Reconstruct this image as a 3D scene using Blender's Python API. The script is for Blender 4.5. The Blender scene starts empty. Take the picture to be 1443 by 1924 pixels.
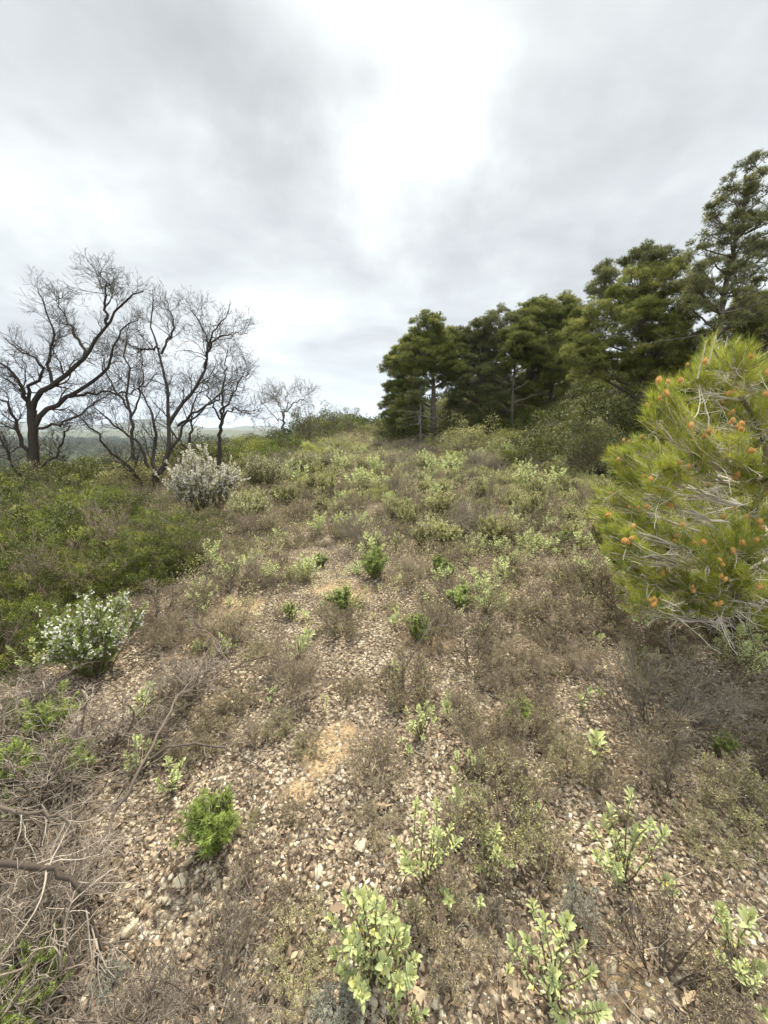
import bpy, math
import numpy as np

C = bpy.context.scene
COL = C.collection

# ------------------------------------------------------------------ camera
F = 720.0                      # focal length in photograph pixels (1443 x 1924)
EYE = 1.6
PITCH = math.radians(11.8)
cam_d = bpy.data.cameras.new("camera")
cam = bpy.data.objects.new("camera", cam_d); COL.objects.link(cam)
cam_d.sensor_fit = 'VERTICAL'; cam_d.sensor_height = 36; cam_d.lens = F / 1924 * 36
cam_d.clip_start = 0.05; cam_d.clip_end = 60000
cam.location = (0, 0, EYE); cam.rotation_euler = (math.pi/2 - PITCH, 0, 0)
C.camera = cam
C.render.resolution_x = 768; C.render.resolution_y = 1024
C.view_settings.view_transform = 'Standard'; C.view_settings.look = 'None'
C.view_settings.exposure = 1.42; C.view_settings.gamma = 1

def pixdir(px, py):
    cp, sp = math.cos(PITCH), math.sin(PITCH)
    a = (px - 721.5) / F; b = -(py - 962) / F
    return np.array([a, cp + b*sp, -sp + b*cp])

# ------------------------------------------------------------------ sky and sun
SUN_EL, SUN_AZ = math.radians(52), math.radians(8)      # azimuth from +Y towards +X
w = bpy.data.worlds.new("World"); C.world = w; w.use_nodes = True
nt = w.node_tree; N = nt.nodes; L = nt.links
for n in list(N): N.remove(n)
def nd(tree, typ, **kw):
    n = tree.nodes.new(typ)
    for k, v in kw.items():
        if k.startswith('i_'):
            key = k[2:]; n.inputs[int(key) if key.isdigit() else key.replace('_', ' ')].default_value = v
        else: setattr(n, k, v)
    return n
sky = nd(nt, 'ShaderNodeTexSky', sky_type='NISHITA', sun_disc=False, sun_elevation=SUN_EL, sun_rotation=SUN_AZ)
bg_sky = nd(nt, 'ShaderNodeBackground', i_Strength=0.10); L.new(sky.outputs[0], bg_sky.inputs[0])
tc = nd(nt, 'ShaderNodeTexCoord')
sep = nd(nt, 'ShaderNodeSeparateXYZ'); L.new(tc.outputs['Generated'], sep.inputs[0])
def M(op, a, b=None, c=None, clamp=False):
    n = nd(nt, 'ShaderNodeMath', operation=op, use_clamp=clamp)
    for i, v in enumerate((a, b, c)):
        if v is None: continue
        if isinstance(v, (int, float)): n.inputs[i].default_value = v
        else: L.new(v, n.inputs[i])
    return n.outputs[0]
# cloud deck: direction projected on a layer overhead
zz = M('ADD', M('MAXIMUM', sep.outputs[2], 0.0), 0.16)
cx = M('DIVIDE', sep.outputs[0], zz); cy = M('DIVIDE', sep.outputs[1], zz)
comb = nd(nt, 'ShaderNodeCombineXYZ'); L.new(cx, comb.inputs[0]); L.new(cy, comb.inputs[1])
n1 = nd(nt, 'ShaderNodeTexNoise', i_Scale=0.75, i_Detail=7.0, i_Roughness=0.52, i_Distortion=0.25)
mp = nd(nt, 'ShaderNodeMapping', i_Location=(3.1, 1.7, 0.0)); L.new(comb.outputs[0], mp.inputs[0]); L.new(mp.outputs[0], n1.inputs['Vector'])
n2 = nd(nt, 'ShaderNodeTexNoise', i_Scale=2.2, i_Detail=6.0, i_Roughness=0.5, i_Distortion=0.2)
mp2 = nd(nt, 'ShaderNodeMapping', i_Location=(8.1, 0.7, 0.0)); L.new(comb.outputs[0], mp2.inputs[0]); L.new(mp2.outputs[0], n2.inputs['Vector'])
# direction warped by noise, so the bright openings get ragged cloud edges
nw = nd(nt, 'ShaderNodeTexNoise', i_Scale=3.4, i_Detail=6.0, i_Roughness=0.58); L.new(tc.outputs['Generated'], nw.inputs['Vector'])
vs = nd(nt, 'ShaderNodeVectorMath', operation='SUBTRACT'); L.new(nw.outputs['Color'], vs.inputs[0]); vs.inputs[1].default_value = (.5, .5, .5)
vsc = nd(nt, 'ShaderNodeVectorMath', operation='SCALE'); L.new(vs.outputs[0], vsc.inputs[0]); vsc.inputs['Scale'].default_value = 0.50
va = nd(nt, 'ShaderNodeVectorMath', operation='ADD'); L.new(tc.outputs['Generated'], va.inputs[0]); L.new(vsc.outputs[0], va.inputs[1])
def lobe(px, py, rad_deg, amp):
    d = pixdir(px, py); d = d / np.linalg.norm(d)
    sb = nd(nt, 'ShaderNodeVectorMath', operation='SUBTRACT'); L.new(va.outputs[0], sb.inputs[0]); sb.inputs[1].default_value = tuple(d)
    dt = nd(nt, 'ShaderNodeVectorMath', operation='DOT_PRODUCT'); L.new(sb.outputs[0], dt.inputs[0]); L.new(sb.outputs[0], dt.inputs[1])
    r = math.radians(rad_deg)
    return M('MULTIPLY', M('EXPONENT', M('MULTIPLY', dt.outputs['Value'], -1/(r*r))), amp)
terms = [lobe(745, 350, 9, .16), lobe(760, 200, 9, .10), lobe(830, 40, 9, .03), lobe(590, 60, 9, .04), lobe(775, 430, 5, .08),
         lobe(290, 310, 9, .14), lobe(90, 170, 7, .12), lobe(1180, 80, 9, .12), lobe(570, 540, 4, .09), lobe(1010, 530, 4, .07), lobe(540, 640, 8, .07), lobe(1000, 570, 7, .07),
         lobe(1060, 250, 11, -.17), lobe(1330, 260, 12, -.15), lobe(430, 170, 8, -.22), lobe(520, 370, 7, -.16), lobe(960, 470, 8, -.13), lobe(640, 520, 7, -.11),
         lobe(1200, 380, 9, -.08), lobe(60, 40, 12, -.17), lobe(80, 450, 10, -.07), lobe(900, 60, 6, -.05), lobe(700, 20, 5, -.05)]
n3 = nd(nt, 'ShaderNodeTexNoise', i_Scale=5.5, i_Detail=6.0, i_Roughness=0.55, i_Distortion=0.4); L.new(comb.outputs[0], n3.inputs['Vector'])
s = M('MULTIPLY_ADD', n1.outputs['Fac'], 0.95, 0.225)
s = M('ADD', s, M('MULTIPLY_ADD', n2.outputs['Fac'], 0.68, -0.33))
s = M('ADD', s, M('MULTIPLY_ADD', n3.outputs['Fac'], 0.17, -0.085))
for t in terms: s = M('ADD', s, t)
s = M('MAXIMUM', s, 0.36)
# overcast sky out of view is boosted, overhead and behind, to brighten the ground
zb = M('MULTIPLY', M('SUBTRACT', M('MAXIMUM', sep.outputs[2], 0.0), 0.72, clamp=True), 9.0)
bb = M('MULTIPLY', M('MULTIPLY', M('SUBTRACT', 0.15, sep.outputs[1], clamp=True), 1.8), M('GREATER_THAN', sep.outputs[2], 0.0))
ramp = nd(nt, 'ShaderNodeValToRGB'); L.new(s, ramp.inputs[0])
cr = ramp.color_ramp
cr.elements[0].position = 0.36; cr.elements[0].color = (.186, .190, .194, 1)
cr.elements[1].position = 1.0; cr.elements[1].color = (.42, .428, .424, 1)
for p, c in ((.50, (.226, .232, .232, 1)), (.62, (.262, .272, .272, 1)), (.74, (.305, .317, .314, 1)), (.86, (.362, .373, .370, 1))):
    e = cr.elements.new(p); e.color = c
# the low sky: pale band, then bluish just over the horizon
hz = M('SUBTRACT', 1.0, M('MULTIPLY', M('ABSOLUTE', M('SUBTRACT', sep.outputs[2], 0.02)), 6.0), clamp=True)
mixh = nd(nt, 'ShaderNodeMix', data_type='RGBA'); L.new(M('MULTIPLY', hz, 0.75), mixh.inputs['Factor'])
L.new(ramp.outputs[0], mixh.inputs['A']); mixh.inputs['B'].default_value = (.255, .285, .315, 1)
bright = M('ADD', M('ADD', zb, bb), 1.0)
bg_cl = nd(nt, 'ShaderNodeBackground'); L.new(mixh.outputs['Result'], bg_cl.inputs[0]); L.new(bright, bg_cl.inputs[1])
mixw = nd(nt, 'ShaderNodeMixShader', i_0=0.96); L.new(bg_sky.outputs[0], mixw.inputs[1]); L.new(bg_cl.outputs[0], mixw.inputs[2])
out = nd(nt, 'ShaderNodeOutputWorld'); L.new(mixw.outputs[0], out.inputs[0])

sd = bpy.data.lights.new("sun", 'SUN'); sd.energy = 3.6; sd.angle = math.radians(7); sd.color = (1, .92, .78)
so = bpy.data.objects.new("sun", sd); COL.objects.link(so)
# light comes from ahead-above: lamp -Z points from the sun to the ground
so.rotation_euler = (-(math.pi/2 - SUN_EL), 0, -SUN_AZ)

# ------------------------------------------------------------------ terrain
def softp(x, k):
    return k * np.log1p(np.exp(np.clip(x / k, -40, 40))) * (x/k < 40) + np.where(x/k >= 40, x, 0)
def sst(t):
    t = np.clip(t, 0, 1); return t*t*(3-2*t)
def H(x, y):
    x = np.asarray(x, float); y = np.asarray(y, float)
    z = 1.15 * sst((y - 7) / 38)
    z = z + 0.035*np.sin(x*1.3+.5)*np.sin(y*1.1+1) + 0.012*np.sin(x*4.1+y*1.7) + 0.010*np.sin(y*5.3-x*2.2) + .10*np.sin(x*.35+y*.21)*sst((y-3)/8)
    q = (-x*0.95 + y*0.20) - 10.5
    z = z - 34*(1 - np.exp(-0.27*softp(q, 1.2)/34))
    z = z - 30*(1 - np.exp(-0.10*softp(y - 60, 5)/30)) * sst((40 - x)/50)
    xb = 8.6 - 8.0*sst((y-13)/36)
    r = softp(x - xb, 1.0)
    z = z + 7.5*(1 - np.exp(-0.36*r/7.5))
    z = z + 14.5*np.exp(-(((x+22)/26)**2 + ((y-125)/34)**2))
    z = z + 40*np.exp(-(((x-85)/70)**2 + ((y-120)/60)**2))*0.35
    return z
def Hs(x, y): return float(H(x, y))
CAM = np.array([0, 0, EYE])
def hit(px, py, h=0.0):
    """where the sight line through a photo pixel meets the ground (raised by h)"""
    d = pixdir(px, py); t = 0.3
    for _ in range(900):
        p = CAM + d*t
        g = p[2] - Hs(p[0], p[1]) - h
        if g < 0.003: break
        t += max(0.004, g*0.35)
    return CAM + d*t
def at(px, py, Y):
    d = pixdir(px, py); return CAM + d*(Y/d[1])

# ------------------------------------------------------------------ mesh helpers
def nrm(v):
    return v / np.maximum(np.linalg.norm(v, axis=-1, keepdims=True), 1e-9)
class MB:
    def __init__(s): s.v = []; s.t = []; s.f = {}; s.n = 0
    def add(s, V, Fc, T=0.5):
        V = np.asarray(V, np.float32).reshape(-1, 3); Fc = np.asarray(Fc, np.int64)
        if len(V) == 0: return
        s.v.append(V); T = np.asarray(T, np.float32)
        s.t.append(np.broadcast_to(T, (len(V),)) if T.ndim == 0 else T)
        s.f.setdefault(Fc.shape[1], []).append(Fc + s.n); s.n += len(V)
    def merge(s, o, mat=None, off=(0,0,0), tint=0):
        V = np.concatenate(o.v)
        if mat is not None: V = V @ mat.T
        V = V + np.array(off)
        s.v.append(V.astype(np.float32)); s.t.append(np.concatenate(o.t) + tint)
        for k, fl in o.f.items():
            s.f.setdefault(k, []).append(np.concatenate(fl) + s.n)
        s.n += len(V)
    def mesh(s, name, mat, smooth=False):
        V = np.concatenate(s.v); T = np.concatenate(s.t)
        me = bpy.data.meshes.new(name)
        me.vertices.add(len(V)); me.vertices.foreach_set('co', V.ravel())
        li, ls, lt = [], [], []; c = 0
        for k, fl in s.f.items():
            a = np.concatenate(fl); li.append(a.ravel()); m = len(a)
            ls.append(c + np.arange(m)*k); lt.append(np.full(m, k)); c += m*k
        li = np.concatenate(li).astype(np.int32); ls = np.concatenate(ls).astype(np.int32)
        me.loops.add(len(li)); me.loops.foreach_set('vertex_index', li)
        me.polygons.add(len(ls)); me.polygons.foreach_set('loop_start', ls)
        me.update(calc_edges=True)
        if smooth: me.polygons.foreach_set('use_smooth', np.ones(len(ls), bool))
        a = me.attributes.new('tint', 'FLOAT', 'POINT'); a.data.foreach_set('value', T.astype(np.float32))
        me.materials.append(mat); me.validate(); return me

def paths(mb, P, R, sides=3, T=0.5):
    """tubes round many polylines at once: P (N,S,3), R (N,S)"""
    P = np.asarray(P, float); R = np.asarray(R, float)
    if len(P) == 0: return
    Nn, S = P.shape[:2]
    tg = np.empty_like(P); tg[:, 1:-1] = P[:, 2:] - P[:, :-2]; tg[:, 0] = P[:, 1]-P[:, 0]; tg[:, -1] = P[:, -1]-P[:, -2]
    tg = nrm(tg)
    ref = np.where(np.abs(tg[:, :1, 2:3]) > .8, np.array([1., 0, 0]), np.array([0, 0, 1.]))
    a = nrm(np.cross(tg, np.broadcast_to(ref, tg.shape))); b = np.cross(tg, a)
    an = np.arange(sides) * 2*np.pi/sides
    V = P[:, :, None] + R[:, :, None, None]*(a[:, :, None]*np.cos(an)[None, None, :, None] + b[:, :, None]*np.sin(an)[None, None, :, None])
    idx = np.arange(Nn*S*sides).reshape(Nn, S, sides)
    q = np.stack([idx[:, :-1], np.roll(idx, -1, 2)[:, :-1], np.roll(idx, -1, 2)[:, 1:], idx[:, 1:]], -1).reshape(-1, 4)
    TT = T if np.ndim(T) == 0 else np.repeat(np.asarray(T), S*sides)
    mb.add(V, q, TT)

LEAF = {  # verts (along, across, lift), faces
 'tri': (np.array([(0, -.5, 0), (0, .5, 0), (1, 0, 0)]), np.array([(0, 1, 2)])),
 'dia': (np.array([(0, 0, 0), (.5, .5, .08), (1, 0, -.05), (.5, -.5, .08)]), np.array([(0, 3, 2, 1)])),
 'rib': (np.array([(0, -.5, 0), (0, .5, 0), (.55, .5, .05), (.55, -.5, .05), (1, 0, .02)]), None),
 'ova': (np.array([(0, 0, 0), (.22, .30, .05), (.22, 0, 0), (.22, -.30, .05), (.58, .5, .09), (.58, 0, .02), (.58, -.5, .09), (.86, .28, .04), (.86, 0, -.02), (.86, -.28, .04), (1, 0, -.07)]), None),
 'oak': (np.array([(0, 0, 0), (.15, .15, .03), (.28, .42, .10), (.42, .22, .04), (.55, .5, .12), (.68, .25, .03), (.82, .33, .08), (1, 0, .10),
                   (.82, -.33, .02), (.68, -.25, .03), (.55, -.5, .05), (.42, -.22, .04), (.28, -.42, .02), (.15, -.15, .03), (.5, 0, -.02)]), None)}
LEAF['rib'] = (LEAF['rib'][0], [np.array([(0, 3, 2, 1)]), np.array([(3, 4, 2)])])
LEAF['ova'] = (LEAF['ova'][0], [np.array([(0, 2, 1), (0, 3, 2), (7, 8, 10), (8, 9, 10)]), np.array([(1, 2, 5, 4), (2, 3, 6, 5), (4, 5, 8, 7), (5, 6, 9, 8)])])
LEAF['oak'] = (LEAF['oak'][0], [np.array([(i, (i+1) % 14, 14) for i in range(14)])])
def leaves(mb, P, D, U, Ln, Wd, shape='dia', T=0.5):
    """many leaves at once: base points P, directions D, upper-side hints U"""
    tv, tf = LEAF[shape]
    if not isinstance(tf, list): tf = [tf]
    D = nrm(D); B = nrm(np.cross(D, U)); Nn = np.cross(B, D)
    n = len(P); k = len(tv)
    Ln = np.broadcast_to(np.asarray(Ln, float), (n,)); Wd = np.broadcast_to(np.asarray(Wd, float), (n,))
    V = P[:, None] + D[:, None]*(Ln[:, None]*tv[:, 0])[..., None] + B[:, None]*(Wd[:, None]*tv[:, 1])[..., None] + Nn[:, None]*(Ln[:, None]*tv[:, 2])[..., None]
    TT = np.full(n*k, T, np.float32) if np.ndim(T) == 0 else np.repeat(T, k)
    base = mb.n
    mb.v.append(V.reshape(-1, 3).astype(np.float32)); mb.t.append(TT.astype(np.float32)); mb.n += n*k
    for f in tf:
        mb.f.setdefault(f.shape[1], []).append((f[None] + (np.arange(n)*k)[:, None, None]).reshape(-1, f.shape[1]) + base)

def rdir(rng, n, up=0.0):
    v = rng.normal(size=(n, 3)); v = nrm(v); v[:, 2] += up; return nrm(v)
def walk(rng, P0, D0, Ln, S, wig, up=0.0, grav=0.0):
    """N wandering polylines"""
    n = len(P0); P = np.empty((n, S, 3)); P[:, 0] = P0; D = nrm(D0.copy()); st = np.broadcast_to(Ln, (n,))/(S-1)
    for i in range(1, S):
        D = D + rng.normal(size=(n, 3))*wig; D[:, 2] += up - grav*i/S; D = nrm(D)
        P[:, i] = P[:, i-1] + D*st[:, None]
    return P
def spawn(rng, P, R, per, tmin, ang, Ln, rr, S, wig, up=0.0, tmax=0.97, grav=0.0, rmin=0.001, taper=.25, fall=.45):
    """side branches growing out of polylines"""
    n, S0 = P.shape[:2]; k = n*per
    pi = np.repeat(np.arange(n), per); t = rng.uniform(tmin, tmax, k)*(S0-1)
    i0 = np.minimum(t.astype(int), S0-2); fr = (t-i0)[:, None]
    p = P[pi, i0]*(1-fr) + P[pi, i0+1]*fr; r = R[pi, i0]*(1-fr[:, 0]) + R[pi, i0+1]*fr[:, 0]
    d = nrm(P[pi, i0+1]-P[pi, i0]); sdv = nrm(np.cross(d, rng.normal(size=(k, 3))))
    a = rng.normal(ang, ang*.3, k)[:, None]
    D = d*np.cos(a) + sdv*np.sin(a)
    ln = Ln*rng.uniform(.5, 1.25, k)*(1 - fall*(t/(S0-1)))
    c = walk(rng, p, D, ln, S, wig, up, grav)
    r0 = np.maximum(r*rr, rmin); rad = r0[:, None]*np.linspace(1, taper, S)[None]
    return c, np.maximum(rad, rmin*.8)
def smoothpath(pts, S, rng=None, jit=0.0):
    pts = np.asarray(pts, float); n = len(pts)
    seg = np.r_[0, np.cumsum(np.linalg.norm(np.diff(pts, axis=0), axis=1))]
    # Catmull-Rom
    u = np.linspace(0, seg[-1], S); o = np.empty((S, 3))
    pp = np.vstack([2*pts[0]-pts[1], pts, 2*pts[-1]-pts[-2]])
    for j, q in enumerate(u):
        i = min(np.searchsorted(seg, q, 'right')-1, n-2); t = (q-seg[i])/max(seg[i+1]-seg[i], 1e-9)
        a, b, c, d = pp[i], pp[i+1], pp[i+2], pp[i+3]
        o[j] = .5*((2*b) + (-a+c)*t + (2*a-5*b+4*c-d)*t*t + (-a+3*b-3*c+d)*t**3)
    if rng is not None: o[1:] += rng.normal(size=(S-1, 3))*jit
    return o

# ------------------------------------------------------------------ materials
def material(name, cols, rough=.75, trans=0.0, vary=.25, spec=.25, bump=None, noise=None):
    """colour by the mesh's own 'tint' value through a ramp, plus a little difference from plant to plant"""
    m = bpy.data.materials.new(name); m.use_nodes = True; t = m.node_tree; t.nodes.clear(); lk = t.links
    at_ = nd(t, 'ShaderNodeAttribute', attribute_name='tint')
    r = nd(t, 'ShaderNodeValToRGB'); cr = r.color_ramp
    for i, c in enumerate(cols):
        p = i/max(len(cols)-1, 1)
        e = cr.elements[i] if i < 2 and len(cols) > 1 else (cr.elements[0] if len(cols) == 1 else cr.elements.new(p))
        e.position = p; e.color = (*c, 1)
    cr.elements[-1].position = 1.0
    es = sorted(range(len(cols)), key=lambda k: k)
    fac = at_.outputs['Fac']
    if noise:
        tcn = nd(t, 'ShaderNodeTexCoord'); nz = nd(t, 'ShaderNodeTexNoise', i_Scale=noise[0], i_Detail=4.0); lk.new(tcn.outputs['Object'], nz.inputs['Vector'])
        ma = nd(t, 'ShaderNodeMath', operation='MULTIPLY_ADD'); lk.new(nz.outputs['Fac'], ma.inputs[0]); ma.inputs[1].default_value = noise[1]; 
        sb = nd(t, 'ShaderNodeMath', operation='SUBTRACT'); lk.new(fac, sb.inputs[0]); sb.inputs[1].default_value = noise[1]*.5
        lk.new(sb.outputs[0], ma.inputs[2]); fac = ma.outputs[0]
    lk.new(fac, r.inputs[0])
    oi = nd(t, 'ShaderNodeObjectInfo')
    mr = nd(t, 'ShaderNodeMapRange'); lk.new(oi.outputs['Random'], mr.inputs[0]); mr.inputs[3].default_value = 1-vary; mr.inputs[4].default_value = 1+vary
    hs = nd(t, 'ShaderNodeHueSaturation'); lk.new(r.outputs[0], hs.inputs['Color']); lk.new(mr.outputs[0], hs.inputs['Value'])
    b = nd(t, 'ShaderNodeBsdfPrincipled'); lk.new(hs.outputs[0], b.inputs['Base Color'])
    b.inputs['Roughness'].default_value = rough; b.inputs['Specular IOR Level'].default_value = spec
    o = nd(t, 'ShaderNodeOutputMaterial'); last = b.outputs[0]
    if bump:
        tcn = nd(t, 'ShaderNodeTexCoord'); nz = nd(t, 'ShaderNodeTexNoise', i_Scale=bump[0], i_Detail=5.0); lk.new(tcn.outputs['Object'], nz.inputs['Vector'])
        bp = nd(t, 'ShaderNodeBump', i_Strength=bump[1], i_Distance=bump[2]); lk.new(nz.outputs['Fac'], bp.inputs['Height']); lk.new(bp.outputs[0], b.inputs['Normal'])
    if trans > 0:
        tr = nd(t, 'ShaderNodeBsdfTranslucent'); lk.new(hs.outputs[0], tr.inputs[0])
        mx = nd(t, 'ShaderNodeMixShader', i_0=trans); lk.new(last, mx.inputs[1]); lk.new(tr.outputs[0], mx.inputs[2]); last = mx.outputs[0]
    lk.new(last, o.inputs[0]); return m
MT = dict(
 bark_oak=material('oak_bark', [(.035, .029, .025), (.085, .072, .06)], .95, vary=.15, bump=(30, .8, .02)),
 bark_pine=material('pine_bark', [(.09, .075, .06), (.17, .145, .12)], .95, bump=(20, .8, .02)),
 bark_far=material('pale_bark', [(.13, .12, .11), (.2, .19, .175)], .95),
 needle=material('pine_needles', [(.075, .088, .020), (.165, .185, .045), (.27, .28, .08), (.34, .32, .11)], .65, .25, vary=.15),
 needle_grey=material('greyish_pine_needles', [(.09, .10, .036), (.21, .22, .09), (.33, .33, .15)], .7, .2, vary=.12),
 needle_young=material('young_pine_needles', [(.07, .095, .012), (.215, .27, .035), (.42, .44, .065), (.58, .53, .10)], .5, .3, vary=.05, spec=.4),
 twig_pale=material('pale_dry_twigs', [(.32, .28, .23), (.62, .57, .49)], .9),
 cone=material('young_cone', [(.50, .28, .08), (.74, .49, .19)], .6, .1, vary=.18, bump=(180, .6, .004)),
 cistus=material('cistus_leaf', [(.15, .195, .07), (.27, .32, .135), (.41, .455, .22), (.52, .51, .18), (.66, .46, .08)], .8, .22, vary=.10, spec=.2),
 cistus_stem=material('cistus_stem', [(.13, .095, .065), (.20, .15, .10)], .9),
 dry=material('dry_heath_twigs', [(.10, .075, .055), (.21, .165, .125), (.36, .30, .235)], .95, .08, vary=.22),
 dry_dark=material('dark_heath_twigs', [(.06, .042, .034), (.13, .10, .08), (.22, .18, .145)], .95, .05, vary=.2),
 dry_leaf=material('dry_heath_leaf', [(.13, .10, .06), (.26, .21, .135), (.34, .31, .145), (.48, .44, .25)], .9, .15, vary=.22),
 silver=material('silver_leaf', [(.24, .26, .20), (.36, .38, .31)], .9, .15, vary=.15),
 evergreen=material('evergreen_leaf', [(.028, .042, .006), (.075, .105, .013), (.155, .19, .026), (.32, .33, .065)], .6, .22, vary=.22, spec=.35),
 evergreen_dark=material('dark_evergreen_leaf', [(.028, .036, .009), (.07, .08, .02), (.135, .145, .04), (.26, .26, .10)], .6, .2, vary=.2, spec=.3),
 greygreen=material('grey_green_leaf', [(.10, .10, .035), (.235, .23, .09), (.37, .365, .155), (.54, .52, .25)], .75, .2, vary=.22),
 lime=material('yellow_green_leaf', [(.18, .20, .05), (.33, .35, .09), (.48, .48, .16)], .7, .25, vary=.2),
 rosemary=material('rosemary_leaf', [(.08, .12, .02), (.18, .24, .045), (.33, .38, .09)], .6, .2, vary=.15, spec=.35),
 flower=material('white_flower', [(.66, .64, .60), (.80, .78, .72)], .8, .3, vary=.05),
 grass=material('dry_grass', [(.30, .26, .17), (.42, .37, .25), (.22, .24, .10)], .85, .2, vary=.15),
 stone=material('limestone', [(.11, .080, .054), (.31, .245, .165), (.49, .42, .30), (.68, .61, .47)], .95, vary=.10, bump=(60, .5, .004), noise=(30, .35)),
 litter=material('fallen_leaf', [(.09, .065, .045), (.19, .14, .095), (.30, .22, .15), (.42, .31, .20), (.55, .48, .31)], .85, .1),
 tangle=material('bleached_dead_twigs', [(.06, .044, .033), (.13, .102, .078), (.33, .285, .23)], .95),
 deadwood=material('grey_dead_wood', [(.07, .054, .042), (.155, .128, .10), (.31, .27, .22)], .95, bump=(60, .5, .003)),
)

# ------------------------------------------------------------------ objects
def props(o, label=None, cat=None, group=None, kind=None):
    if label: o['label'] = label
    if cat: o['category'] = cat
    if group: o['group'] = group
    if kind: o['kind'] = kind
    return o
def ob(name, me, parent=None, loc=None):
    o = bpy.data.objects.new(name, me); COL.objects.link(o)
    if parent: o.parent = parent
    if loc is not None: o.location = loc
    return o
def thing(name, label, cat, loc, rz=0, sc=1, group=None, tilt=(0, 0)):
    o = bpy.data.objects.new(name, None); COL.objects.link(o); o.location = tuple(map(float, loc)); o.rotation_euler = (tilt[0], tilt[1], rz)
    o.scale = (sc,)*3 if np.ndim(sc) == 0 else tuple(sc); o.empty_display_size = .1
    return props(o, label, cat, group)
def put(name, protos, label, cat, loc, rz=0, sc=1, group=None, tilt=(0, 0)):
    """a plant of its own: an Empty with one child object per part"""
    t = thing(name, label, cat, loc, rz, sc, group, tilt)
    for pn, me in protos.items(): ob(pn, me, t)
    return t

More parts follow.
